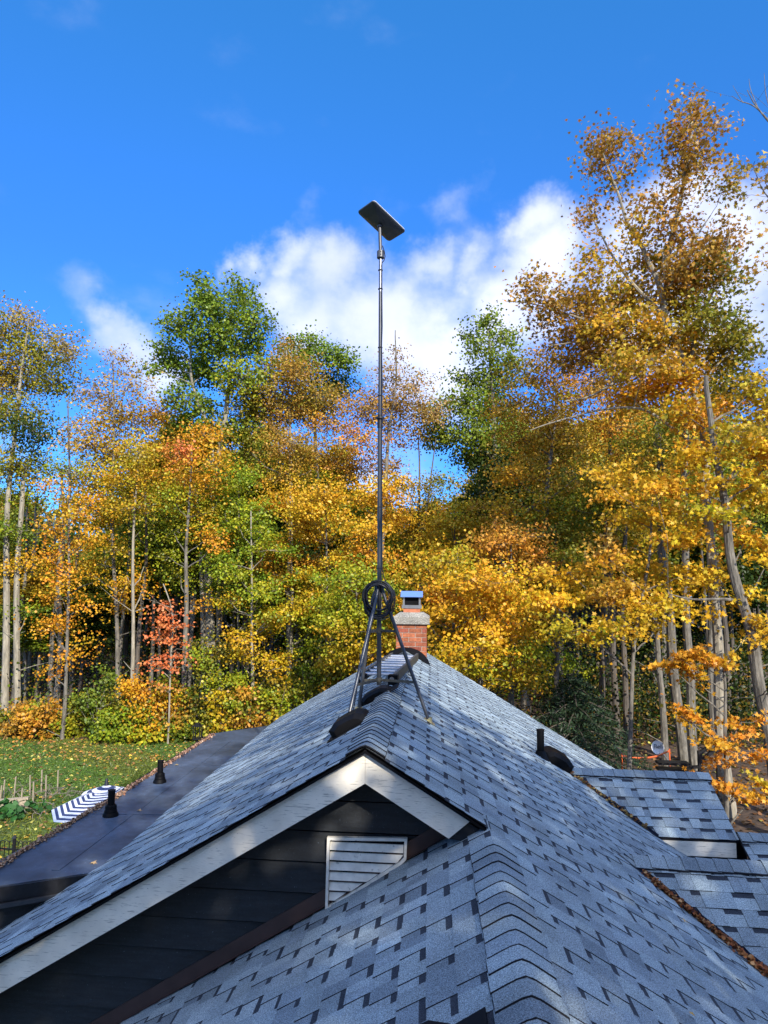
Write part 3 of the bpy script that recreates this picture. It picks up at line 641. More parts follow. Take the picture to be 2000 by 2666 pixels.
STAR = np.array([(0, -.5), (.12, -.18), (.42, -.3), (.30, -.02), (.55, .18), (.2, .2), (0, .62), (-.2, .2), (-.55, .18), (-.30, -.02), (-.42, -.3), (-.12, -.18)])
DIAM = np.array([(0, -.5), (.42, .02), (0, .5), (-.42, .02)])
FIVE = np.array([(0, -.45), (.4, -.22), (.48, .2), (0, .55), (-.48, .2), (-.4, -.22)])
def leafobj(name, C, S, K, Nn, parent, star=False, rnd=.55, matn='leaf', shape=None):
    n = len(C); sh = shape if shape is not None else (STAR if star else FIVE); k = len(sh)
    nr = Nn + rng.normal(size=(n, 3)) * rnd; nr /= np.linalg.norm(nr, axis=1)[:, None]
    a = np.cross(nr, rng.normal(size=(n, 3))); a /= np.linalg.norm(a, axis=1)[:, None]; bb = np.cross(nr, a)
    fold = np.abs(sh[:, 0]) * .35
    V = C[:, None, :] + S[:, None, None] * (a[:, None, :] * sh[None, :, 0, None] + bb[:, None, :] * sh[None, :, 1, None] - nr[:, None, :] * fold[None, :, None])
    loc = Vector((0, 0, 0)); p = parent
    while p: loc += p.location; p = p.parent
    V = (V - np.array(loc)).reshape(-1, 3)
    me = bpy.data.meshes.new(name); me.vertices.add(n * k); me.loops.add(n * k); me.polygons.add(n)
    me.vertices.foreach_set('co', V.astype(np.float32).ravel()); me.loops.foreach_set('vertex_index', np.arange(n * k, dtype=np.int32))
    me.polygons.foreach_set('loop_start', np.arange(0, n * k, k, dtype=np.int32)); me.polygons.foreach_set('loop_total', np.full(n, k, dtype=np.int32))
    me.update(calc_edges=True)
    ca = me.color_attributes.new('Col', 'FLOAT_COLOR', 'POINT'); arr = np.ones((n * k, 4), np.float32); arr[:, :3] = np.repeat(K, k, axis=0); ca.data.foreach_set('color', arr.ravel())
    me.materials.append(M[matn]); o = bpy.data.objects.new(name, me); sc.collection.objects.link(o)
    if parent: o.parent = parent
    global NLEAF; NLEAF += n
    return o
NLEAF = 0
# autumn colours
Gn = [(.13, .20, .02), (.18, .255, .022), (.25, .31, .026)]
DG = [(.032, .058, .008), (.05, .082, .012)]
YG = [(.20, .28, .02), (.34, .37, .02), (.13, .22, .02), (.50, .42, .02)]
YL = [(.76, .39, .022), (.66, .41, .022), (.46, .37, .02), (.78, .33, .022)]
OR = [(.70, .32, .03), (.68, .38, .03), (.62, .25, .03)]
BR = [(.40, .235, .035), (.50, .29, .035), (.34, .24, .03), (.42, .20, .035)]
PK = [(.44, .29, .10), (.48, .33, .06), (.36, .26, .09)]
RD = [(.75, .16, .06), (.72, .24, .09), (.62, .12, .05)]
GB = [(.22, .23, .02), (.34, .28, .025), (.13, .17, .02), (.42, .32, .025)]
mixp = lambda *a: [c for q in a for c in q]
def key(name, label, Y, trunk, r0, blobs, r1=.02, bark='bark', star=False, leaf=.082, dens=2.1, extra=(), rnd=.55, group=None, fl=.38, sr=.31, jit=1., spray=38):
    """trunk: photo points; blobs: (px,py,rx,ry,palette[,density]) at distance Y"""
    T = Tree(name, label, group=group, bark=bark)
    base = at(trunk[0][0], trunk[0][1], Y); tp = [at(x, y, Y) for x, y in trunk]
    b0 = tp[0].copy(); dirn = tp[0] - tp[1]; k = (tp[0].z - GZ) / max(.2, -dirn.z); foot = tp[0] + dirn * k; foot.z = GZ - .05; T.trunk([foot] + tp, r0, r1)
    for e in extra:                                            # forks and long bare limbs
        pts, ra, rb = e; T.trunk([at(q[0], q[1], Y + (q[2] if len(q) > 2 else 0)) for q in pts], ra, rb, 7)
    for bl in blobs:
        px, py, rx, ry, pl = bl[:5]; dn = bl[5] if len(bl) > 5 else 1.
        s = Y / F; yo = random.uniform(-1, 1) * 1.2 * jit
        X, Z = rx * s, ry * s; D = max(X * .9, .5)
        n = dn * dens * 150 * (X * D + X * Z * 1.1) * (.12 / leaf) ** 1.6
        T.blob(at(px, py, Y + yo), X, D, Z, n, pl, leaf=leaf, spray=spray, flat=fl, sr=sr)
    for i in range(7):                                        # bare side twigs and snags along the stem
        p, rr = random.choice(T.path[2:-2]); a = random.uniform(0, 6.28); L = random.uniform(.3, 1.3); d = Vector((cos(a), sin(a), random.uniform(.1, .8)))
        T.limb([p, p + d * L * .5 + Vector((0, 0, .05)), p + d * L + Vector((random.uniform(-.2, .2), 0, random.uniform(-.1, .25)))], min(rr * .3, .02), .004, 4)
    return T.finish(star, rnd)
def plates(px, y0, y1, w0, w1, n, pals, h=(14, 30), dn=1.):
    out_ = []
    for i in range(n):
        t = (i + random.uniform(.2, .8)) / n; w_ = w0 + (w1 - w0) * t; sg = random.choice((-1, 1)) if i % 2 else (1 if i % 4 else -1)
        rx = w_ * random.uniform(.35, .6); out_.append((px + sg * w_ * random.uniform(.1, .6), y0 + (y1 - y0) * t, rx, random.uniform(*h), pals[min(int(t * len(pals)), len(pals) - 1)], dn))
    return out_
L_, O_ = YL, OR
YO = mixp(YL, YL, OR[:1], YG[1:2]); YB = mixp(YL[:2], BR, YG[1:2], YG[3:4]); YGY = mixp(YG, YL)
# ---- left side
key('maple_tree', 'tall thin crowned tree at the left edge with two grey trunks', 26.5, [(14, 1890), (16, 1500), (30, 1200), (60, 950), (75, 830)], .19,
    [(20, 880, 100, 75, mixp(BR[2:], GB), .9), (110, 920, 90, 70, mixp(BR[2:3], GB), .8), (30, 980, 110, 60, mixp(BR, GB), 1.1), (175, 900, 50, 50, PK, 0.77), (150, 990, 70, 50, GB, 1), (60, 830, 70, 40, PK, 0.59), (20, 1080, 110, 60, GB, 1), (100, 1130, 70, 60, DG, .9),
     (50, 1210, 100, 50, GB, 1.1), (40, 1290, 80, 40, YG, .8), (60, 1470, 70, 22, YL, .8), (70, 1590, 50, 14, YG, .7), (-60, 1000, 90, 150, BR, 1), (20, 1380, 90, 30, mixp(DG, YG), .8)],
    bark='barkpale', dens=3.2, extra=[([(44, 1880), (46, 1500), (60, 1250)], .13, .08)])
key('maple_sapling', 'slim orange and yellow maple with a bare tip right of the left edge tree', 24.3, [(165, 1890), (175, 1700), (180, 1450), (180, 1200), (178, 1040)], .085,
    plates(185, 1260, 1490, 80, 120, 9, [YO, YO, YO, YL]) + plates(180, 1500, 1760, 110, 90, 8, [YL, YL, YL], h=(9, 16)) + [(180, 1120, 60, 60, PK, 0.34), (160, 1210, 60, 30, YG, .7)], r1=.02)
key('maple_tree', 'golden tree with pale sparse top left of the big green tree', 27.5, [(308, 1850), (303, 1600), (292, 1300), (298, 1050), (292, 940)], .12,
    [(295, 950, 50, 45, PK, 0.59), (250, 1030, 60, 55, PK, 0.77), (340, 1000, 55, 50, PK, 0.68), (320, 1090, 90, 50, YB, 1), (240, 1130, 70, 50, YB, .8), (400, 1080, 60, 50, mixp(BR, OR), .9), (290, 1180, 110, 45, YB, 1.1), (280, 1250, 120, 45, YGY, 1.1), (250, 1320, 110, 40, YGY, 1)]
    + plates(285, 1360, 1600, 110, 70, 8, [YGY, YL], h=(10, 24)), dens=3.0)
key('maple_tree', 'straight pale trunked tree with a yellow crown beside the golden one', 25.6, [(345, 1860), (346, 1650), (350, 1350), (362, 1180)], .115,
    [(360, 1180, 80, 55, YGY, 1.1), (340, 1260, 90, 45, YGY, 1.1), (400, 1240, 60, 50, YGY, .9), (350, 1320, 90, 30, YGY), (375, 1475, 35, 9, YL, .8), (372, 1530, 38, 9, YL, .8), (330, 1500, 30, 8, YL, .7)], bark='barkpale')
key('oak_tree', 'big green tree towering left of the mast', 30, [(548, 1800), (545, 1500), (555, 1300), (580, 1120), (598, 1000), (600, 860), (600, 790)], .27,
    [(515, 735, 26, 22, Gn, 1), (540, 765, 45, 35, Gn, 1), (620, 740, 26, 20, Gn, 1), (545, 810, 65, 50, Gn, 1), (630, 780, 50, 40, mixp(Gn, YG[:2]), 1), (660, 840, 55, 50, Gn, 1), (600, 830, 50, 40, Gn, 1), (470, 850, 55, 45, Gn, 1.1), (430, 900, 35, 35, Gn, 1), (550, 880, 70, 55, Gn, 1.2), (640, 900, 65, 55, mixp(Gn, YG[:2]), 1), (450, 950, 55, 45, Gn, 1.1),
     (530, 960, 75, 50, Gn, 1.1), (620, 980, 70, 50, mixp(Gn, YG), 1), (450, 1100, 50, 40, mixp(Gn, GB), .9), (540, 1150, 60, 40, mixp(Gn, YG), .8), (400, 960, 32, 16, Gn, .8), (470, 1030, 50, 40, Gn, 1), (530, 1060, 50, 40, Gn, 1), (690, 960, 25, 40, mixp(Gn, YG), .8), (650, 1050, 60, 40, GB, .8), (570, 1120, 70, 40, mixp(Gn, GB), 1), (500, 1110, 50, 35, Gn, 1), (640, 1120, 60, 40, mixp(Gn, GB), 1), (580, 1230, 80, 60, mixp(DG, YG), 1), (560, 1320, 90, 60, YG, .8)],
    extra=[([(560, 1260), (545, 1120), (500, 1000), (500, 880)], .12, .03), ([(530, 1790), (526, 1500), (520, 1350), (505, 1250)], .12, .04), ([(573, 1800), (568, 1500), (590, 1330)], .09, .04)], leaf=.11, dens=4.2, sr=.24, fl=.5, spray=24, bark='barkpale')
key('maple_tree', 'orange and yellow maple in front of the big green tree', 26.3, [(482, 1870), (484, 1600), (488, 1400), (500, 1150)], .17,
    [(520, 1130, 60, 40, mixp(OR, YO), 1.1), (470, 1180, 55, 40, RD[:2] + OR, 1), (540, 1200, 60, 40, YO, 1), (480, 1250, 75, 40, YO, 1), (540, 1270, 60, 40, YO, 1), (450, 1300, 60, 35, YG, 1.1), (520, 1340, 70, 35, YGY, 1.1), (545, 1400, 60, 22, YO, 1), (450, 1380, 60, 22, YG, 1), (440, 1450, 45, 20, YG), (470, 1500, 50, 14, YG), (560, 1420, 30, 15, OR), (520, 1580, 40, 16, YL, .7)], bark='bark')
key('maple_sapling', 'small coral red sapling among the trunks on the left', 24, [(440, 1870), (446, 1700), (450, 1600), (425, 1520)], .035,
    [(430, 1578, 38, 12, RD, 1.1), (445, 1597, 42, 8, RD), (440, 1632, 55, 8, RD, 1.3), (425, 1662, 55, 8, RD, 1.2), (470, 1672, 35, 7, RD), (400, 1722, 35, 9, RD, 1.2), (455, 1705, 40, 9, RD, 1.2), (440, 1735, 60, 8, RD), (430, 1785, 50, 12, mixp(RD, BR), 1), (465, 1630, 30, 6, RD)], bark='barkpale', sr=.2, leaf=.085, dens=1.3, fl=.10, jit=.3, spray=18)
key('oak_tree', 'green topped tree rising behind the brown crowns left of the mast', 36, [(835, 1700), (830, 1300), (815, 1000), (820, 900)], .2,
    [(750, 905, 40, 30, Gn), (810, 895, 50, 30, Gn), (850, 930, 50, 40, Gn), (900, 940, 38, 35, Gn), (780, 960, 70, 45, Gn), (870, 1000, 60, 40, DG), (800, 1050, 90, 50, DG)], leaf=.12, dens=4.2, sr=.26, fl=.5, spray=24)
key('beech_tree', 'broad brown gold tree left of the mast', 31, [(752, 1690), (755, 1450), (758, 1250), (752, 1050), (745, 900)], .16,
    [(740, 915, 45, 40, BR, .8), (760, 970, 80, 50, BR, 1.5), (690, 1010, 80, 50, mixp(BR, GB), 1.6), (820, 1030, 80, 50, mixp(BR, GB), 1.5), (740, 1060, 95, 50, BR, 1.5), (660, 1090, 80, 45, mixp(BR, GB), 1.5), (850, 1100, 70, 50, mixp(BR, OR), .9), (750, 1150, 110, 45, BR, .8), (640, 1170, 60, 50, GB, .8), (850, 1190, 80, 50, YB, 1), (740, 1230, 100, 50, YB, 1)], bark='barkpale')
key('beech_tree', 'pinkish half bare tree directly behind the mast', 30, [(1000, 1330), (1008, 1180), (1030, 1000), (1030, 860)], .13,
    [(1030, 920, 35, 45, PK, .6), (1000, 990, 60, 45, PK, .8), (1085, 1000, 55, 45, PK, .8), (1030, 1060, 95, 50, mixp(PK, BR), 1.4), (950, 1060, 70, 50, mixp(PK, BR), 1.3), (1110, 1070, 60, 45, PK, 1.0), (940, 1140, 80, 50, mixp(PK, OR), 1), (1040, 1130, 70, 45, mixp(PK, BR), .8), (930, 1220, 90, 45, mixp(BR, OR), 1.1), (1010, 1220, 60, 40, mixp(BR, PK), .7)], bark='bark')
key('oak_tree', 'green tree right of the mast with a tall ragged top', 32, [(1330, 1600), (1290, 1350), (1285, 1100), (1275, 900), (1262, 840)], .2,
    [(1265, 845, 42, 35, Gn), (1215, 870, 28, 14, Gn, .8), (1310, 880, 42, 45, Gn), (1250, 910, 40, 40, Gn), (1320, 950, 45, 50, Gn), (1200, 985, 32, 30, Gn), (1270, 990, 60, 45, Gn, 1.2), (1215, 1050, 60, 40, Gn, 1.1), (1120, 1080, 45, 40, Gn, .9), (1150, 1130, 60, 45, Gn), (1290, 1070, 70, 50, mixp(Gn, DG), 1.2), (1230, 1130, 70, 45, Gn, 1.1),
     (1330, 1140, 50, 60, Gn), (1220, 1190, 50, 35, Gn), (1290, 1210, 65, 50, DG, 1.2), (1250, 1290, 60, 50, DG, 1), (1340, 1280, 60, 60, DG)], leaf=.11, dens=4.2, sr=.26, fl=.5, spray=24)
key('beech_tree', 'dark stemmed sparse tree in the gap right of the mast', 31, [(1100, 1560), (1095, 1400), (1092, 1250), (1090, 1130)], .12,
    [(1090, 1120, 60, 40, mixp(GB, BR), .5), (1130, 1260, 70, 35, GB, .8), (1060, 1270, 60, 40, YB, .8), (1130, 1330, 70, 35, GB, 1), (1050, 1340, 70, 40, mixp(BR, GB), 1), (1110, 1400, 90, 40, YB, .9)], bark='barkdark', extra=[([(1098, 1400), (1120, 1260), (1135, 1140)], .05, .02)])
mid = [('yellow green layered maple right of the pale trunk cluster', 25.5, 660, 1330, 1760, 1850, [YG, YG, YGY, YO], 'barkpale', .10),
       ('slender green maple behind the yellow green one', 28, 620, 1240, 1620, 1860, [YG, mixp(Gn, YG)], 'bark', .09),
       ('pale trunked maple with gold foliage in front of the brown gold tree', 27, 755, 1290, 1700, 1850, [YO, mixp(YB, OR), YGY, YG], 'barkpale', .12),
       ('orange maple left of the mast stand', 26, 850, 1270, 1700, 1850, [mixp(OR, YO), YO, YGY, YG], 'bark', .09),
       ('yellow and orange maple right behind the cable coil', 25, 985, 1260, 1720, 1850, [YO, mixp(OR, YL), YO, YL], 'bark', .10),
       ('low yellow maple left of the chimney', 23, 935, 1480, 1760, 1800, [YG, YGY], 'bark', .07),
       ('yellow green maple right of the chimney', 20, 1180, 1440, 1730, 1800, [YGY, YL, YL, YGY], 'bark', .09),
       ('bright yellow maple behind the right slope beside the chimney', 18.5, 1250, 1500, 1790, 1830, [YL, YL, YGY], 'bark', .09),
       ('yellow maple with grey trunk above the right roof slope', 21.5, 1332, 1380, 1790, 1800, [mixp(BR, OR), YO, YGY, YGY], 'bark', .12),
       ('green gold maple between the bright yellow one and the right trunks', 24, 1450, 1360, 1780, 1800, [GB, YO, YB, YG], 'barkdark', .12),
       ('olive maple above the chimney', 27, 1180, 1330, 1560, 1800, [YGY, YO], 'bark', .09)]
for lab, Y, px, y0, y1, yb_, pals, bk, r in mid:
    wd = 125 * 26 / Y; rt_ = px > 1150
    key('maple_tree', lab, Y, [(px, yb_), (px + random.uniform(-8, 8), (y0 + y1) / 2 + 60), (px + random.uniform(-12, 12), y0)], r,
        [(px + random.uniform(-20, 20), y0 + 10, wd * .6, 40, pals[0], 1)] + plates(px, y0 + 20, y1, wd, wd * .9, 15 if rt_ else 16, pals, h=(10, 22) if rt_ else (12, 26), dn=1.0 if rt_ else 1.1), bark=bk, fl=.34, sr=.26, spray=50, dens=2.6)
# ---- right side mass
key('maple_tree', 'wide gold and rust tree filling the middle of the right side', 25, [(1440, 1600), (1420, 1350), (1440, 1150), (1450, 980)], .18,
    [(1430, 920, 70, 35, BR, .9), (1370, 970, 70, 45, mixp(BR, GB), 1), (1460, 980, 80, 45, mixp(BR, OR), 1), (1330, 1050, 70, 45, YB, 1), (1420, 1060, 90, 45, YB, 1.1), (1520, 1040, 80, 45, BR, 1), (1360, 1140, 90, 45, YB, 1.1), (1470, 1140, 90, 45, mixp(YB, GB), 1.1), (1330, 1230, 70, 40, YO, 1), (1420, 1240, 100, 45, YB, 1.1),
     (1520, 1230, 90, 50, GB, 1), (1380, 1320, 100, 40, YGY, 1), (1500, 1330, 90, 45, mixp(DG, YG), 1), (1290, 1330, 70, 40, YB), (1420, 1400, 110, 35, mixp(PK, YO), 1)], bark='bark')
key('maple_tree', 'rust brown tree just left of the tallest right tree', 27, [(1570, 1700), (1580, 1350), (1590, 1100), (1590, 950)], .16,
    [(1560, 900, 80, 45, BR, .9), (1640, 920, 80, 45, BR), (1560, 1000, 100, 50, BR, 1), (1660, 1020, 90, 50, mixp(BR, YB)), (1590, 1110, 110, 50, mixp(BR, YO), 1), (1640, 1210, 110, 50, YB), (1600, 1310, 120, 50, mixp(GB, DG)), (1640, 1400, 110, 45, GB)], bark='barkdark')
key('maple_tree', 'tallest maple with rust and gold leaves on the right', 18, [(1895, 2080), (1872, 1800), (1862, 1550), (1838, 1300), (1838, 1190), (1808, 1020), (1745, 850), (1728, 720), (1735, 640)], .165,
    [(1790, 285, 26, 40, BR, .9), (1830, 330, 45, 32, BR, .9), (1770, 355, 40, 30, BR, .9), (1860, 350, 30, 35, BR, .5), (1790, 410, 55, 35, BR, .8), (1730, 440, 25, 35, BR, .5), (1840, 420, 45, 35, BR, .6), (1550, 370, 28, 25, BR, .8), (1600, 370, 38, 25, BR, .9), (1570, 420, 45, 30, BR, .8), (1640, 400, 25, 40, BR, .5), (1580, 460, 35, 22, BR, .4), (1620, 500, 30, 25, BR, .4),
     (1530, 540, 45, 25, BR, .7), (1500, 590, 25, 18, BR, .5), (1690, 520, 60, 30, BR, .5), (1780, 520, 60, 35, BR, .6), (1880, 500, 55, 35, mixp(BR, GB), .6), (1650, 600, 70, 35, YB, .55), (1760, 600, 70, 40, BR, .8), (1870, 620, 80, 50, BR, .6), (1540, 670, 50, 30, YB, .6), (1700, 680, 80, 35, YB, .9), (1800, 700, 90, 45, BR, 1), (1900, 720, 80, 55, GB, .6), (1560, 720, 60, 28, YB, .8),
     (1400, 745, 50, 16, BR, .9), (1370, 770, 40, 12, BR, .6), (1450, 790, 55, 20, BR, .8), (1420, 830, 55, 20, BR, .6), (1530, 790, 80, 28, mixp(YB, BR), 1.1), (1640, 770, 90, 32, YB, 1.1), (1760, 790, 90, 40, YB, 1.1), (1860, 820, 80, 50, GB, .9), (1500, 860, 90, 28, BR, 1), (1620, 850, 100, 32, YB, 1.1), (1740, 880, 90, 38, YB, 1.2), (1850, 920, 90, 50, mixp(GB, YB), 1.1), (1940, 880, 60, 60, GB, .8),
     (1560, 930, 100, 30, BR, .9), (1670, 950, 90, 32, YB, 1), (1790, 980, 70, 30, YO, 1), (1720, 1010, 80, 20, YL, 1.1), (1640, 1030, 70, 18, YL, 1), (1820, 1080, 90, 30, YO, .8), (1900, 1010, 80, 50, GB, .8), (1800, 1180, 70, 24, YO, .7), (1830, 1360, 60, 18, YO, .7)],
    leaf=.105, dens=6.6, bark='barkpale', star=True, r1=.03, sr=.23, fl=.7, spray=42, jit=.8,
    extra=[([(1738, 860), (1715, 740), (1680, 660), (1640, 590), (1600, 480), (1570, 400)], .10, .015), ([(1733, 700), (1755, 590), (1785, 460), (1800, 330), (1798, 270)], .09, .012), ([(1728, 820), (1668, 760), (1610, 690), (1560, 600), (1530, 540)], .06, .012),
           ([(1800, 1000), (1730, 900), (1640, 880), (1540, 885), (1430, 900)], .055, .01, ), ([(1755, 950), (1680, 940), (1610, 990), (1540, 1030), (1470, 1045)], .06, .015), ([(1836, 1190), (1760, 1120), (1670, 1065), (1560, 1068), (1440, 1100), (1380, 1120)], .05, .01),
           ([(1790, 960), (1830, 820), (1880, 700), (1900, 600)], .07, .015), ([(1530, 835), (1440, 805), (1380, 790), (1320, 785)], .03, .008), ([(1745, 750), (1800, 640), (1850, 560)], .05, .012)])
key('maple_tree', 'leaning dark barked maple with orange leaves at the right edge', 16.5, [(1998, 1900), (1965, 1700), (1910, 1480), (1880, 1270), (1850, 1100), (1840, 980)], .165,
    [(1960, 1020, 80, 50, YB, 1), (1990, 1110, 80, 45, mixp(OR, YO), 1), (1900, 1120, 70, 30, YB, .9), (1960, 1190, 80, 40, YO, 1), (1880, 1250, 70, 28, YO, 1), (1980, 1280, 70, 40, YO, 1.1), (1900, 1330, 60, 22, YL, 1), (1780, 1270, 70, 18, mixp(OR, YL), 1.1), (1700, 1260, 60, 20, mixp(OR, YL), 1), (1830, 1190, 60, 20, YO, .9),
     (1940, 1410, 70, 25, mixp(OR, YL), 1.1), (1990, 1480, 50, 40, YO, .9), (1940, 1560, 60, 25, YO, 1), (1990, 1640, 50, 60, mixp(OR, YO), .9), (1870, 1500, 50, 25, YO, 1), (1840, 1590, 40, 16, YL, 1), (2010, 1200, 60, 60, mixp(RD[:1], OR), .7)],
    leaf=.11, dens=4.4, star=True, bark='bark', r1=.05, sr=.23, fl=.32, spray=60, jit=.6, extra=[([(1935, 1570), (1890, 1560), (1800, 1560), (1740, 1545)], .05, .01)])
key('maple_tree', 'orange maple whose bright layers spread left of the leaning trunk', 17.5, [(1640, 1990), (1650, 1700), (1690, 1450), (1700, 1300)], .07,
    [(1560, 1240, 60, 16, mixp(OR, YL)), (1620, 1290, 70, 18, mixp(OR, YL), 1.1), (1700, 1340, 70, 22, YO, 1.1), (1640, 1350, 70, 16, YO, 1), (1760, 1400, 80, 22, YL, 1.1), (1580, 1420, 50, 22, mixp(PK, OR), 1), (1590, 1460, 70, 22, mixp(OR, YL), 1), (1680, 1480, 80, 24, YO, 1.1), (1780, 1500, 90, 25, YO, 1.1), (1560, 1540, 90, 24, mixp(OR, BR), 1), (1670, 1570, 80, 22, YO, 1), (1480, 1490, 80, 22, YO, 1),
     (1640, 1630, 60, 22, mixp(YO, BR), 1), (1720, 1620, 60, 22, YO, .9), (1420, 1560, 90, 22, YL, 1.1), (1510, 1640, 90, 22, YGY, .9)], leaf=.105, dens=4.4, star=True, sr=.23, fl=.32, spray=60, jit=.7, r1=.02)
key('maple_tree', 'low orange maple beside the black stair rail on the right', 15.0, [(1890, 1990), (1888, 1800), (1880, 1700)], .05,
    [(1770, 1712, 55, 14, mixp(OR, YL), 1.3), (1830, 1735, 50, 12, mixp(OR, YL), 1.2), (1790, 1755, 45, 10, YL, 1.1), (1740, 1735, 30, 8, mixp(OR, YL), 1), (1770, 1865, 35, 10, mixp(OR, YL), 1.3), (1815, 1880, 40, 12, mixp(OR, YL), 1.2), (1850, 1895, 40, 14, mixp(OR, YL)), (1900, 1720, 60, 14, YO), (1930, 1880, 60, 25, OR, 1), (1900, 1930, 60, 22, OR, 1.1), (1960, 1950, 50, 25, OR), (1890, 1975, 40, 12, OR), (1920, 2060, 60, 12, mixp(OR, YL), 1.1), (1960, 2085, 50, 14, mixp(OR, YL), 1.2), (1900, 2040, 40, 10, OR), (1970, 2040, 50, 12, YO)],
    leaf=.11, dens=3.4, star=True, sr=.17, fl=.14, spray=60, jit=.5, r1=.02)
for lab, Y, tr, r, bl in (('smooth grey trunk left of the white satellite dish with a broken stub top', 21, [(1735, 2010), (1722, 1800), (1708, 1620)], .13, [(1700, 1560, 60, 25, YO), (1650, 1520, 60, 20, mixp(YO, BR))]),
                      ('curving grey tree behind the white satellite dish', 23.5, [(1783, 2010), (1760, 1800), (1738, 1560), (1720, 1350), (1715, 1100)], .20, [(1700, 1150, 90, 60, GB), (1740, 1250, 90, 60, mixp(GB, YO)), (1690, 1330, 80, 50, YB)]),
                      ('straight grey tree left of the black stair rail', 22.5, [(1808, 2010), (1798, 1800), (1788, 1600), (1782, 1300), (1790, 1050)], .17, [(1810, 1080, 90, 60, GB), (1850, 1180, 90, 60, mixp(YG, GB)), (1780, 1330, 90, 50, YGY), (1860, 1300, 80, 60, YG)]),
                      ('twin dark trunked tree between the spruce and the satellite dish', 27, [(1605, 1900), (1598, 1700), (1590, 1500), (1590, 1300)], .15, [(1560, 1330, 90, 60, mixp(DG, GB)), (1640, 1420, 90, 50, GB), (1590, 1250, 90, 50, YB)]),
                      ('pale trunked tree right of the twin dark trunks', 26, [(1632, 1900), (1625, 1700), (1622, 1500), (1640, 1250)], .13, [(1640, 1270, 90, 60, YB), (1680, 1400, 80, 50, YGY)]),
                      ('far trunk seen just left of the leaning maple', 25, [(1860, 1950), (1852, 1700), (1850, 1450), (1860, 1200)], .16, [(1900, 1150, 120, 70, GB), (1900, 1380, 110, 60, mixp(DG, YG)), (1850, 1030, 110, 60, mixp(GB, YB))])):
    key('forest_tree', lab, Y, tr, r, bl, bark='bark' if 'dark' not in lab else 'barkdark', r1=r * .5)
# bare and leafy boughs of trees standing beyond the right edge
key('maple_tree', 'tree beyond the right edge whose bare bough enters at the top right', 16, [(2260, 1900), (2240, 1300), (2200, 700), (2160, 420)], .2,
    [(1985, 460, 28, 22, mixp(PK, BR), .5), (1965, 420, 20, 16, PK, .6), (2000, 520, 22, 30, mixp(PK, BR), .4), (2010, 690, 25, 60, BR, .4), (2080, 800, 60, 80, BR, .6)],
    extra=[([(2150, 440), (2060, 360), (2000, 315), (1965, 270), (1945, 235)], .04, .006), ([(2010, 322), (1965, 278), (1925, 262), (1905, 250)], .018, .005), ([(1975, 285), (1955, 235), (1950, 205)], .012, .004), ([(2020, 330), (1995, 250), (1990, 190)], .014, .004), ([(2160, 700), (2060, 570), (1990, 500), (1960, 430)], .035, .006), ([(1935, 268), (1915, 235), (1908, 222)], .008, .003)], leaf=.13, star=True, jit=.3)
# spruce
sp = Tree('spruce_tree', 'dark blue green spruce behind the right roof slope', 'tree'); bx = at(1495, 1800, 19.5); bz = bx.copy(); bz.z = GZ; topz = at(1490, 1745, 19.5).z
sp.trunk([bz, Vector((bx.x, bx.y, (GZ + topz) / 2)), Vector((bx.x, bx.y, topz))], .10, .01)
for i in range(70):
    t = i / 69; zz = topz - .1 - t * (topz - GZ) * .75; R_ = .22 + 2.1 * t ** .8; a = i * 2.4
    e = Vector((bx.x + cos(a) * R_, bx.y + sin(a) * R_, zz - .22 * R_)); c0 = Vector((bx.x, bx.y, zz)); sp.limb([c0, c0.lerp(e, .6) + Vector((0, 0, .05)), e], .018, .005, 4)
    k = int(150 * (.5 + t)); tt = rng.random(k) ** .7; P = np.array(c0)[None] + (np.array(e) - np.array(c0))[None] * tt[:, None]; side = np.array([-sin(a), cos(a), 0])
    P = P + side[None] * (rng.normal(size=k) * .20 * (1.2 - tt * .7) * (.4 + R_ * .5))[:, None]; P[:, 2] += rng.normal(size=k) * .05 - .06 * np.abs(rng.normal(size=k))
    sp.C.append(P); sp.S.append(rng.uniform(.10, .2, k)); sp.K.append(np.clip(np.array([.035, .062, .03]) * rng.uniform(.6, 1.7, (k, 1)), .004, 1)); sp.nrm.append(np.tile([0, 0, .8], (k, 1)))
r_ = empty('spruce_tree', bz, 'dark blue green spruce behind the right roof slope', 'tree'); sp.tb.build('trunk', M['barkdark'], r_, smooth=True)
leafobj('crown', np.vstack(sp.C), np.concatenate(sp.S), np.vstack(sp.K), np.vstack(sp.nrm), r_, rnd=.5, shape=np.array([(0, -.5), (.11, -.1), (.07, .3), (0, .5), (-.07, .3), (-.11, -.1)]))

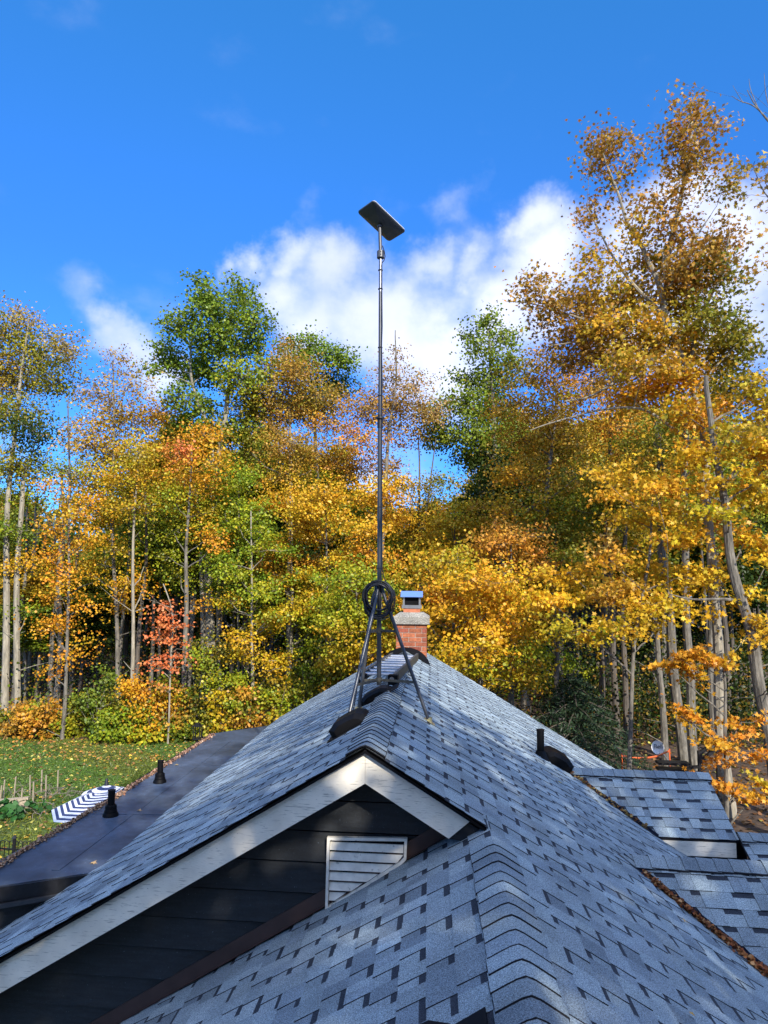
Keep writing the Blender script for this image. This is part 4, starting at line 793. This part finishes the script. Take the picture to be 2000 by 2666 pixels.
# ---- rows of woodland behind: a few kinds, copied
def wild(name, label, group, H, palU, palL, rt, n, bark='bark', low=.42, wdt=2.3):
    T = Tree(name, label, 'tree', group, bark); T.trunk([(0, 0, 0), (random.uniform(-.2, .2), 0, H * .35), (random.uniform(-.5, .5), random.uniform(-.3, .3), H * .7), (random.uniform(-.6, .6), 0, H * .95)], rt, .03, 8)
    for i in range(n):
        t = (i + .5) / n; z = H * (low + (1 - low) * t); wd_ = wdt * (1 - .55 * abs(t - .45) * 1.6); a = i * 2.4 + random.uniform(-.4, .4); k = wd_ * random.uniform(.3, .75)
        T.blob((cos(a) * k, sin(a) * k, z), wd_ * .66, wd_ * .66, random.uniform(.45, .8), 1450, palU if t > .55 else palL, leaf=.13, spray=24, sr=.34)  # darker lower palette puts the shade of the wood into the leaf colour
    return T.finish()
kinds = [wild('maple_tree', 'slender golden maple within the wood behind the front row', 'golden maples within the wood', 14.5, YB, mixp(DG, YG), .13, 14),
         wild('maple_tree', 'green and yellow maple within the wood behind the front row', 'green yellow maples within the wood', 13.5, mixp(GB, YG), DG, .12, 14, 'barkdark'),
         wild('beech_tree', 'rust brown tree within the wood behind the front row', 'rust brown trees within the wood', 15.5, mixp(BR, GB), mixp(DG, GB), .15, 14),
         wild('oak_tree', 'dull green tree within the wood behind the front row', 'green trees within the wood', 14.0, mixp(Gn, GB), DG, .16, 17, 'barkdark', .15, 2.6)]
used = [False] * 4
def copy_tree(root, loc, rz, s):
    r = root.copy(); sc.collection.objects.link(r); r.location = loc; r.rotation_euler.z = rz; r.scale = s
    for c in list(root.children):
        d = c.copy(); sc.collection.objects.link(d); d.parent = r
    return r
def put(i, x, y, s, rz):
    if not used[i]: used[i] = True; r = kinds[i]; r.location = (x, y, GZ); r.rotation_euler.z = rz; r.scale = s
    else: copy_tree(kinds[i], (x, y, GZ), rz, s)
for row, (Y, step, hs) in enumerate(((32.5, 2.5, .80), (37, 2.8, .92), (43, 3.2, 1.0), (50, 3.8, 1.08))):
    x0, x1 = at(-150, 1500, Y).x, at(2200, 1500, Y).x; x = x0
    while x < x1:
        px = 1000 + F * (Vector((x, Y, 0)) @ CM).x / -(Vector((x, Y, 0)) @ CM).z
        f = 1.0
        if px < 350: f = .72
        if 100 < px < 260: f = .52
        if 880 < px < 1230: f = .78
        if 1000 < px < 1190: f = .72
        if px > 1350: f = 1.08
        s = hs * f * random.uniform(.92, 1.06)
        i = random.choice((0, 1, 1, 3) if px < 1000 else (0, 1, 2, 2)) if row < 2 else random.choice((0, 1, 2, 3))
        put(i, x, Y + random.uniform(-1.6, 1.6), (max(s, .8), max(s, .8), s), random.uniform(0, 6.28)); x += step * random.uniform(.7, 1.3)
# plain trunks standing between the rows
tk = []
for v_ in range(2):
    T = Tree('bare_trunk', 'bare grey trunk standing in the shade of the wood', 'tree', 'bare trunks in the shaded wood', 'bark' if v_ else 'barkdark'); T.trunk([(0, 0, 0), (.1, 0, 3), (-.1, .1, 7), (.1, 0, 11)], .14, .05, 8)
    for q in range(4): T.limb([(0, 0, 8 + q * .7), (cos(q * 2), sin(q * 2), 9 + q * .7)], .03, .01)
    tk.append(T.finish())
for j in range(34):
    Y = random.uniform(28, 42); px = random.choice((random.uniform(20, 700), random.uniform(20, 700), random.uniform(1400, 2000))); p = at(px, 1800, Y); s = random.uniform(.6, 1.1)
    if j < 2: tk[j].location = (p.x, p.y, GZ); continue
    r = copy_tree(tk[j % 2], (p.x, p.y, GZ), random.uniform(0, 6), (s, s, random.uniform(.75, 1.0)))
# far wood: one mass of foliage nobody could count
def scatter(n, box, fn): pass
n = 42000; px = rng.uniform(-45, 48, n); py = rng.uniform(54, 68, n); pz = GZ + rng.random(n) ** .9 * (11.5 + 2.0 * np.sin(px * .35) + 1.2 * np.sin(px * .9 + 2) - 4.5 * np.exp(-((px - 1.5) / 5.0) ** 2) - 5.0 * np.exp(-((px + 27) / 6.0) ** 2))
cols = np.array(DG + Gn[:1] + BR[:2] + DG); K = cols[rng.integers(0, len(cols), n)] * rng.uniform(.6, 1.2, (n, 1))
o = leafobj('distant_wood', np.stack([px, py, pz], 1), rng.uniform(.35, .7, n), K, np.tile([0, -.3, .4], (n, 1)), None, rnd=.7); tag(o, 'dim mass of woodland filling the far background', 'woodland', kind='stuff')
# understory of low leaves in the wood
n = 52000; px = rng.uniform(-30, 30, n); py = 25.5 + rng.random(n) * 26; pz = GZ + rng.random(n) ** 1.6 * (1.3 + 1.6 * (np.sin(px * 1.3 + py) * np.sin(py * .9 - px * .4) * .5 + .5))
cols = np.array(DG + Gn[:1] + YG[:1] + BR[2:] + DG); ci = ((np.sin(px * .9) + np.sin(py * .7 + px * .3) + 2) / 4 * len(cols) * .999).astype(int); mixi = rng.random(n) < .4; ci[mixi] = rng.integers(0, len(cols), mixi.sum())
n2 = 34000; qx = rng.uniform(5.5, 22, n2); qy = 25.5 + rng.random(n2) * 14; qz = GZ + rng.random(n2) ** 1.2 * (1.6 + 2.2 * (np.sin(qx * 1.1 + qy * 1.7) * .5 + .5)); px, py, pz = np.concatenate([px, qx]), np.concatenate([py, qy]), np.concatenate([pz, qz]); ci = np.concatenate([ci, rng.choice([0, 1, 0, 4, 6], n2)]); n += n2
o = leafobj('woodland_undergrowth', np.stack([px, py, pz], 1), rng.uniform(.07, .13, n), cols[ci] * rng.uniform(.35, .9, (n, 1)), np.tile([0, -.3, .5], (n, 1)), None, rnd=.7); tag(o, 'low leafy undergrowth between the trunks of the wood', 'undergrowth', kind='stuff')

# ---- shrubs along the lawn
shr = [(30, 1880, 60, 45, mixp(BR, DG), 'brown green shrub at the foot of the left edge tree'), (95, 1840, 60, 60, mixp(OR, BR), 'rusty orange shrub between the first two trunks'), (150, 1895, 50, 30, YG, 'small yellow green shrub at the lawn edge near the left'), (205, 1850, 60, 60, mixp(YG, GB), 'olive shrub left of centre in the hedge'),
       (262, 1830, 60, 80, mixp(Gn, DG), 'tall dark green shrub before the golden tree'), (330, 1880, 60, 45, YG, 'yellow green shrub below the straight pale trunk'), (392, 1800, 50, 50, mixp(OR, YL), 'orange shrub below the coral sapling'), (400, 1885, 55, 40, YGY, 'rounded yellow shrub at the lawn edge'), (455, 1840, 55, 50, mixp(BR, OR), 'copper shrub in the middle of the hedge'),
       (470, 1900, 45, 32, mixp(Gn, DG), 'dark green shrub beside the lantern'), (525, 1760, 40, 100, mixp(DG, BR[2:3]), 'dark brownish vine clad shrub climbing the trunk cluster'), (540, 1880, 45, 40, GB, 'olive shrub at the corner of the flat roof'), (585, 1810, 50, 50, mixp(YL, YG), 'bright yellow shrub behind the flat roof'), (650, 1830, 50, 45, mixp(OR, BR), 'burnt orange shrub behind the flat roof'),
       (715, 1800, 50, 50, mixp(YGY, BR), 'mixed yellow shrub above the flat roof end'), (800, 1770, 60, 50, mixp(YG, DG), 'green shrub behind the left roof slope'), (880, 1740, 40, 60, mixp(YL, YG), 'yellow shrub just above the left roof slope')]
for px_, py_, rx, ry, pl, lab in shr:
    Y = 24.6 + random.uniform(-.3, .5); T = Tree('shrub', lab, 'shrub'); c = at(px_, py_, Y); bs = c.copy(); bs.z = GZ
    T.trunk([bs, bs.lerp(c, .5), c], .035, .012, 6)
    for q in range(5): T.limb([bs + Vector((0, 0, .1)), c + Vector((random.uniform(-.6, .6), random.uniform(-.4, .4), random.uniform(-.2, .6)))], .02, .005, 4)
    s = Y / F
    for q in range(6): T.blob(c + Vector((random.uniform(-1.1, 1.1) * rx * s, random.uniform(-.3, .5), random.uniform(-.6, .75) * ry * s)), rx * s * random.uniform(.25, .6), .5, ry * s * random.uniform(.2, .6), 330, random.choice((pl, pl, YG, mixp(DG, GB))), leaf=.085, spray=16, sr=.17, flat=.5)
    c2 = c.copy(); c2.z = (c.z + GZ) / 2
    T.blob(c2, rx * s, .8, max((c.z - GZ) * .5, .3), 800, pl, leaf=.10, spray=18, sr=.17, flat=.5)
    root = T.finish(rnd=.7)
    for ch_ in root.children:
        ch_.name = 'foliage' if ch_.name.startswith('crown') else 'stem'
# trees standing behind the viewer: they cast the shade that lies over the roof
for i, (x, y, s) in enumerate(((6.2, -6.0, 1.0), (2.6, -7.5, .98), (9.6, -5.6, 1.02), (-1.0, -7.0, .95), (12.8, -7.0, 1.02), (-5, -9, .9))):
    T = Tree('maple_tree', ('broad maple behind the viewer shading the roof', 'second shading maple behind the viewer', 'dense maple behind and right of the viewer', 'maple behind and left of the viewer', 'outer right maple behind the viewer', 'outer left maple behind the viewer')[i], 'tree', 'trees behind the viewer')
    T.trunk([(x, y, GZ), (x + .1, y, 0), (x, y + .1, 5 * s), (x, y, 8 * s)], .3, .06)
    for q in range(15):
        a = q * 2.4; zz = -.8 + q * .62 * s; k = 1.9 * random.uniform(.3, .9)
        T.blob((x + cos(a) * k, y + sin(a) * k, zz), 1.7, 1.5, .9, 420, YB, leaf=.24, spray=22, sr=.42)
    T.finish()


# ------------------------------------------------------------------ garden things
# fallen leaves and grass
n = 16000; px = rng.uniform(-24, -4.3, n); py = rng.uniform(8, 24.4, n); cols = np.array([(.62, .42, .06), (.50, .22, .05), (.35, .2, .08), (.55, .5, .12), (.28, .14, .06)])
keep = rng.random(n) < (.35 + .65 * (py > 21.5)) ; px, py = px[keep], py[keep]; n = len(px)
o = leafobj('fallen_leaves', np.stack([px, py, np.full(n, GZ + .05)], 1), rng.uniform(.05, .11, n), cols[rng.integers(0, 5, n)] * rng.uniform(.6, 1.2, (n, 1)), np.tile([0, 0, 1.], (n, 1)), None, rnd=.25, matn='litter'); tag(o, 'yellow and brown fallen leaves scattered over the lawn', 'fallen leaves', kind='stuff')
n = 90000; px = rng.uniform(-20, -4.3, n); py = rng.uniform(8, 24.4, n); K = np.array([(.068, .118, .015)]) * rng.uniform(.5, 1.9, (n, 1)) * np.stack([1 + .5 * (np.sin(px * .8 + py) > .3), np.ones(n), np.ones(n)], 1)
o = leafobj('grass', np.stack([px, py, np.full(n, GZ + .03)], 1), rng.uniform(.07, .13, n), K, np.tile([.0, -.5, .25], (n, 1)), None, rnd=.45, matn='grass', shape=np.array([(-.12, -.5), (.12, -.5), (.05, .1), (0, .6), (-.06, .1)])); tag(o, 'short green lawn grass', 'grass', kind='stuff')
n = 9000; px = rng.uniform(3.5, 26, n); py = rng.uniform(11, 30, n)
o = leafobj('leaf_litter', np.stack([px, py, np.full(n, GZ + .04)], 1), rng.uniform(.07, .14, n), cols[rng.integers(1, 5, n)] * rng.uniform(.25, .9, (n, 1)), np.tile([0, 0, 1.], (n, 1)), None, rnd=.3, matn='litter'); tag(o, 'brown leaf litter on the ground right of the house', 'leaf litter', kind='stuff')
# litter on the roof
def litter_line(name, label, a, b_, wd, n, sz=(.02, .045), z=.012, pal_=None):
    a = np.array(a); b_ = np.array(b_); t = rng.random(n); P = a[None] + (b_ - a)[None] * t[:, None]; d = (b_ - a) / np.linalg.norm(b_ - a); s = np.array([d[1], -d[0], 0]); wv = wd * (.35 + .65 * np.abs(np.sin(t * 23) * np.sin(t * 7 + 1)))
    P = P + s[None] * (rng.normal(size=n) * wv * .5)[:, None]; P[:, 2] += z * rng.random(n) * 2 + .006
    cl = np.array(pal_ or [(.42, .26, .16), (.34, .20, .12), (.50, .36, .24), (.26, .14, .08)])
    o = leafobj(name, P, rng.uniform(*sz, n), cl[rng.integers(0, len(cl), n)] * rng.uniform(.5, 1.2, (n, 1)), np.tile([0, 0, 1.], (n, 1)), None, rnd=.5, matn='litter'); tag(o, label, 'leaf litter', kind='stuff')
litter_line('dry_leaves', 'dry leaves gathered along the near edge of the flat roof', (-3.86, 6.0, FZ), (-3.76, 8.2, FZ), .07, 1200, (.014, .032))
litter_line('dry_leaves', 'dry leaves gathered along the far edge of the flat roof', (-3.74, 8.2, FZ), (-3.70, 12.1, FZ), .06, 1300, (.014, .034))
zv = lambda x: zR(x) + .03
litter_line('dry_leaves', 'rust brown leaves lying in the near roof valley', sk((1.66, 5.95, zR(1.66) + .01)), sk((2.55, 4.80, zR(2.55) + .012)), .045, 900, (.015, .035), .02, [(.30, .11, .035), (.38, .17, .05), (.20, .08, .03), (.42, .25, .1)])
litter_line('dry_leaves', 'few brown leaves in the far roof valley', sk((1.66, 9.15, zR(1.66) + .02)), sk((2.4, 8.4, zR(2.4) + .02)), .05, 160, (.02, .04), .02, [(.25, .12, .04), (.35, .25, .08)])
def one_leaf(p, n_, s, col, lab):
    o = leafobj('fallen_leaf', np.array([list(p)]), np.array([s]), np.array([col]), np.array([n_], float), None, rnd=.05, matn='litter', shape=STAR); me = o.data; me.transform(Matrix.Translation(-Vector(p))); o.location = p; tag(o, lab, 'leaf')
for px_, py_, s, col, lab in ((1798, 2652, .035, (.6, .36, .04), 'yellow leaf low on the near right slope'), (1779, 2403, .045, (.42, .27, .14), 'tan leaf on the right slope below the near valley'), (1455, 2040, .05, (.5, .42, .1), 'pale yellow leaf on the slope below the far vent pipe')):
    p = rp(px_, py_); one_leaf((p.x + .012, p.y, p.z + .022), (SN, 0, CS), s, col, lab)
for px_, py_, lab in ((362, 2108, 'tan leaf on the flat roof beside the near vent stack'), (460, 1990, 'small tan leaf on the flat roof right of the far vent stack'), (243, 2244, 'tiny leaf near the front edge of the flat roof')):
    p = onpl(px_, py_, (0, 0, 1), FZ + .012); one_leaf(p, (0, 0, 1), .07, (.5, .33, .16), lab)
# rail of the wire fence behind the hedge
b = MB(); A, B_ = at(-120, 1862, 26.4), at(790, 1846, 26.4); A.z = B_.z = at(350, 1850, 26.4).z
fe = empty('wire_fence', (A.x, A.y, GZ), 'grey wire fence with a top rail running behind the hedge', 'fence')
b.tube([A, B_], .022, 8); b.build('top_rail', M['alu'], fe)
for i in range(9):
    q = A.lerp(B_, i / 8); b = MB(); b.tube([Vector((q.x, q.y, GZ)), q + Vector((0, 0, .03))], .025, 8); b.build('post', M['alu'], fe)
b = MB()
for i in range(70):
    q = A.lerp(B_, i / 69.); q2 = A.lerp(B_, min(1, (i + 1.6) / 69.)); b.tube([q, Vector((q2.x, q2.y, GZ))], .003, 3, cap=False); b.tube([q2, Vector((q.x, q.y, GZ))], .003, 3, cap=False)
b.build('wire_mesh', M['alu'], fe)
# wrought iron fence, lower left
fz = empty('iron_fence', (-7, 13.2, GZ), 'black iron garden fence with hooped tops at the lower left', 'fence')
Yf = 12.2; q0, q1 = at(-60, 2250, Yf), at(92, 2230, Yf); zt = at(40, 2192, Yf).z
b = MB()
for dz in (-.10, -.75): b.bar((q0.x, Yf, zt + dz), (q1.x, Yf - .1, zt + dz), .02, .025)
n = 13
for i in range(n + 1):
    x = q0.x + (q1.x - q0.x) * i / n; b.tube([(x, Yf, GZ), (x, Yf, zt - .03)], .008, 5)
for i in range(0, n, 1):
    x = q0.x + (q1.x - q0.x) * i / n; x2 = q0.x + (q1.x - q0.x) * (i + 1) / n; b.tube([(x + (x2 - x) * (.5 - .5 * cos(pi * t / 6)), Yf, zt - .03 + .05 * sin(pi * t / 6)) for t in range(7)], .007, 5)
b.build('fence_panel', M['blackmetal'], fz); xx = at(37, 2200, Yf - .05).x; b = MB(); b.tube([(xx, Yf - .05, GZ), (xx, Yf - .05, zt + .08)], .03, 8); b.tube([(xx, Yf - .05, zt + .08), (xx, Yf - .05, zt + .12)], [.042, .02], 8); b.build('post', M['blackmetal'], fz)
# lantern post by the flat roof
lt = empty('garden_lantern', (0, 0, 0), 'small black lantern post between the hedge and the flat roof', 'lantern'); c = at(514, 1925, 19); lt.location = (c.x, c.y, GZ)
b = MB(); b.tube([(c.x, c.y, GZ), (c.x, c.y, c.z)], .03, 8); b.build('post', M['blackmetal'], lt)
b = MB(); b.box((c.x, c.y, c.z + .02), .2, .2, .03); b.box((c.x, c.y, c.z + .36), .24, .24, .03); b.box((c.x, c.y, c.z + .40), .12, .12, .05)
for s in (-1, 1):
    for t in (-1, 1): b.box((c.x + s * .085, c.y + t * .085, c.z + .19), .02, .02, .32)
b.build('lantern_cage', M['blackmetal'], lt)
# ornamental grass clump near the flat roof corner
n = 2600; c = at(440, 1985, 17.5); th = rng.uniform(0, 6.28, n); rr = rng.random(n) ** .5 * 1.0; hgt = rng.random(n)
P = np.stack([c.x + cos(.6) * 0 + np.cos(th) * rr * 1.5, c.y + np.sin(th) * rr, GZ + .1 + hgt * 1.1 * (1.1 - rr)], 1)
g = leafobj('ornamental_grass', P, rng.uniform(.25, .5, n), np.array([(.12, .16, .03)]) * rng.uniform(.5, 1.8, (n, 1)), np.stack([np.cos(th), np.sin(th), np.full(n, .2)], 1), None, rnd=.2, shape=np.array([(-.03, -.5), (.03, -.5), (.02, .2), (0, .6), (-.02, .2)])); top(g); tag(g, 'tall clump of ornamental grass beside the flat roof', 'plant')
# garden stakes and dry stalks
for i, (px_, yt, yb_) in enumerate(((13, 2030, 2075), (42, 2022, 2065), (59, 2052, 2090), (79, 2018, 2062), (88, 2036, 2088), (110, 2004, 2050), (121, 2018, 2068), (152, 2005, 2050), (5, 2045, 2085))):
    Yk = 5.3 * 1830 / (yb_ + 20 - 1537); t_ = at(px_, yt, Yk); b = MB(); bt_ = Vector((t_.x + random.uniform(-.03, .03), t_.y, GZ)); b.bar(bt_, t_, .035, .02); o = b.build('garden_stake', M['wood']); top(o)
    tag(o, ('stake behind the raised bed at the left edge', 'wooden stake second from the left in the vegetable bed', 'short stake near the timber edging', 'stake before the dry stalks', 'leaning tall stake by the timber end', 'tallest wooden stake at the back of the bed', 'stake right of the tallest one', 'right most wooden stake of the bed', 'stake nearest the left picture edge')[i], 'stake', 'wooden stakes in the vegetable bed')
b = MB(); cst = at(85, 2070, 17.3)
for i in range(70):
    a = Vector((cst.x + random.uniform(-1.2, .9), cst.y + random.uniform(-1.2, .8), GZ)); pts = [a]; d = Vector((random.uniform(-.5, .5), random.uniform(-.3, .3), .5))
    for k in range(4): pts.append(pts[-1] + d * .22); d += Vector((random.uniform(-.3, .3), random.uniform(-.2, .2), random.uniform(-.45, .05)))
    b.tube(pts, .008, 4, cap=False)
o = b.build('dry_stalks', M['bark']); top(o); tag(o, 'tangle of dry brown vegetable stalks between the stakes', 'dry stalks', kind='stuff')
b = MB(); e0, e1 = at(-40, 2125, 16.6), at(48, 2108, 16.6); b.bar((e0.x, e0.y, GZ + .12), (e1.x, e1.y + .4, GZ + .12), .14, .24); o = b.build('timber_edging', M['wood']); top(o); tag(o, 'weathered timber edging of the vegetable bed', 'edging')
n = 110; cp = at(25, 2105, 16.2); g = leafobj('garden_greens', np.stack([cp.x + rng.normal(size=n) * .35, cp.y + rng.normal(size=n) * .25, GZ + .08 + rng.random(n) * .22], 1), rng.uniform(.08, .18, n), np.array([(.03, .09, .02)]) * rng.uniform(.6, 1.8, (n, 1)), np.tile([0, -.3, .6], (n, 1)), None, rnd=.6); top(g); tag(g, 'low leafy vegetables beside the timber edging', 'garden greens', kind='stuff')
# striped patio umbrella beside the flat roof
um = empty('patio_umbrella', (-5.3, 11.0, GZ), 'navy and white striped patio umbrella tilted beside the flat roof', 'umbrella')
H_ = onpl(277, 2056, (0, 0, 1), -3.02); WH, NV = (.74, .74, .76), (.03, .045, .12)
cA, cB, cC, cD, cE_ = at(134, 2109, 9.9), at(140, 2140, 9.45), at(184, 2143, 9.2), at(330, 2130, 8.9), at(248, 2053, 10.9)
cF = at(420, 2060, 10.4); b = MB(); NB = 21
rim = [cE_, cA, cB, cC, cD, cF]
for i in range(len(rim)):
    p, q = rim[i], rim[(i + 1) % len(rim)]
    if i == 5: q = rim[0]
    for k in range(NB):
        t0, t1 = k / NB, (k + 1) / NB; sg = .05
        f = lambda c_, t: H_.lerp(c_, t) + Vector((0, 0, -sg * sin(pi * t) * -0.6))
        b.face([f(p, t0), f(q, t0), f(q, t1), f(p, t1)], WH if k % 2 == 0 else NV)
b.build('canopy', M['attr'], um)
b = MB(); tpz = Vector((0, 0, .07)); R2 = .34
for k in range(5):
    for j in range(16):
        a, a2 = 2 * pi * j / 16, 2 * pi * (j + 1) / 16; r0_, r1_ = R2 * k / 5, R2 * (k + 1) / 5
        g = lambda r, an: H_ + tpz + Vector((cos(an) * r, sin(an) * r, -.33 * r * (1 + .0 * r)))
        b.face([g(r0_, a), g(r0_, a2), g(r1_, a2), g(r1_, a)], WH if k % 2 == 0 else NV)
b.build('vent_tier', M['attr'], um); b = MB(); b.tube([Vector((H_.x, H_.y, GZ)), H_ + Vector((0, 0, .1))], .02, 10); b.tube([H_ + tpz, H_ + tpz + Vector((0, 0, .09))], [.035, .015], 10); b.build('pole', M['darkmetal'], um, smooth=True)
# satellite dish with lettering on a post, right
sdh = empty('satellite_dish', (0, 0, 0), 'round pale grey satellite dish on a post behind the far cross gable', 'satellite dish'); Yd = 20; c = at(1713, 1946, Yd); sdh.location = (c.x + .35, c.y + .25, GZ)
nrm = Vector((-.10, -1, .18)).normalized(); xa = nrm.cross(Vector((0, 0, 1))).normalized() * -1; ya = nrm.cross(xa).normalized(); 
if ya.z < 0: ya = -ya
R_ = .172; b = MB()
for k in range(5):
    for j in range(28):
        g = lambda r, an, o_=0: c + xa * cos(an) * r * .96 + ya * sin(an) * r * 1.05 - nrm * (.05 * (r / R_) ** 2 * -1 + .0) - nrm * (.05 + o_)
        r0_, r1_, a, a2 = R_ * k / 5, R_ * (k + 1) / 5, 2 * pi * j / 28, 2 * pi * (j + 1) / 28
        b.face([g(r0_, a), g(r0_, a2), g(r1_, a2), g(r1_, a)]); b.face([g(r1_, a, .006), g(r1_, a2, .006), g(r0_, a2, .006), g(r0_, a, .006)])
b.build('reflector', M['dishwhite'], sdh, smooth=True)
cu = bpy.data.curves.new('t', 'FONT'); cu.body = 'Bell'; cu.size = .15; cu.align_x = 'CENTER'; cu.extrude = .002
to = bpy.data.objects.new('t', cu); sc.collection.objects.link(to); bpy.context.view_layer.update(); me = bpy.data.meshes.new_from_object(to); bpy.data.objects.remove(to)
Rm = Matrix((xa, ya, nrm)).transposed().to_4x4(); me.transform(Matrix.Translation(c + nrm * .014 + xa * .01 - ya * .02) @ Rm); me.transform(Matrix.Translation(-sdh.location)); me.materials.clear(); me.materials.append(M['darkmetal'])
o = bpy.data.objects.new('lettering', me); sc.collection.objects.link(o); o.parent = sdh
b = MB(); b.tube([c - ya * .16 + nrm * .0, c - ya * .21 + nrm * .26], .009, 6); b.box(c - ya * .15 + nrm * .29, .05, .06, .045); b.build('receiver_arm', M['alu'], sdh)
b = MB(); b.tube([c - nrm * .05, Vector((c.x + .2, c.y + .18, c.z - .22)), Vector((c.x + .35, c.y + .25, c.z - .42)), Vector((c.x + .35, c.y + .25, GZ))], .018, 8); b.build('post', M['alu'], sdh, smooth=True)
# orange line strung on posts
b = MB(); Yo = 19.4; pts = [at(x, y, Yo) for x, y in ((1619, 1968), (1650, 1973), (1680, 1974), (1710, 1969), (1743, 1955))]
ol = empty('orange_barrier', (pts[0].x, pts[0].y, GZ), 'orange safety line sagging between two orange posts', 'barrier')
b.tube(pts, .022, 5); b.build('line', M['orange'], ol)
for q in (pts[0], pts[-1]): b = MB(); b.tube([Vector((q.x, q.y, GZ)), q + Vector((0, 0, .05))], .02, 6); b.build('post', M['orange'], ol)
# black stair with a rail
ss_ = empty('outdoor_stair', (0, 0, 0), 'black metal stair with a sloping handrail right of the white dish', 'stair'); Ys = 16.5; A = at(1822, 1962, Ys); B_ = at(1868, 1925, Ys); ss_.location = (A.x, A.y, GZ)
b = MB(); b.bar(A, B_, .06, .07); b.bar(A - Vector((0, 0, .17)), B_ - Vector((0, 0, .17)), .06, .07); b.bar(A + Vector((-.22, 0, -.30)), A + Vector((0, 0, -.28)), .07, .06)
b.build('handrail', M['blackmetal'], ss_)
for q in (A, B_): b = MB(); b.box((q.x, q.y, (q.z + GZ) / 2 + .03), .085, .085, q.z - GZ + .06); b.build('post', M['blackmetal'], ss_)
b = MB()
for i in range(5): b.box((A.x - .3 + i * .05 - .1, A.y + .6, A.z - .35 - i * .14), .7 + i * .1, .28, .05)
b.build('tread', M['blackmetal'], ss_)
# dark fence and a grey house glimpsed through the trunks
b = MB(); pf = empty('picket_fence', (9, 35, GZ), 'dark upright board fence half hidden deep in the right hand wood', 'fence')
for i in range(60): b.box((8.0 + i * .16, 35 + i * .01, GZ + 1.0), .14, .03, 1.9)
b.bar((8, 35.05, GZ + .5), (17.5, 35.6, GZ + .5), .05, .08); b.bar((8, 35.05, GZ + 1.6), (17.5, 35.6, GZ + 1.6), .05, .08); b.build('fence_panel', M['barkdark'], pf)
nh = empty('neighbour_house', (7.5, 46, GZ), 'dim grey house glimpsed through the trunks right of the chimney', 'house')
b = MB(); b.box((7, 47, GZ + 2.6), 9, 6, 5.2); b.build('wall', M['greysiding'], nh)
b = MB(); b.prism([(2.2, 43.6, GZ + 5.15), (2.2, 50.4, GZ + 5.15), (2.2, 47, GZ + 7.4)], (9.6, 0, 0)); b.build('roof', M['membrane'], nh)
for x in (4.6, 7.2, 9.6):
    b = MB(); 
    for dx, dz, sx, sz in ((-.55, 0, .1, 1.3), (.55, 0, .1, 1.3), (0, .6, 1.2, .1), (0, -.6, 1.2, .1)): b.box((x + dx, 43.97, GZ + 3.2 + dz), sx, .06, sz)
    f_ = b.build('window', M['white'], nh); b = MB(); b.box((x, 43.98, GZ + 3.2), 1.0, .03, 1.1); b.build('pane', M['darkmetal'], f_)
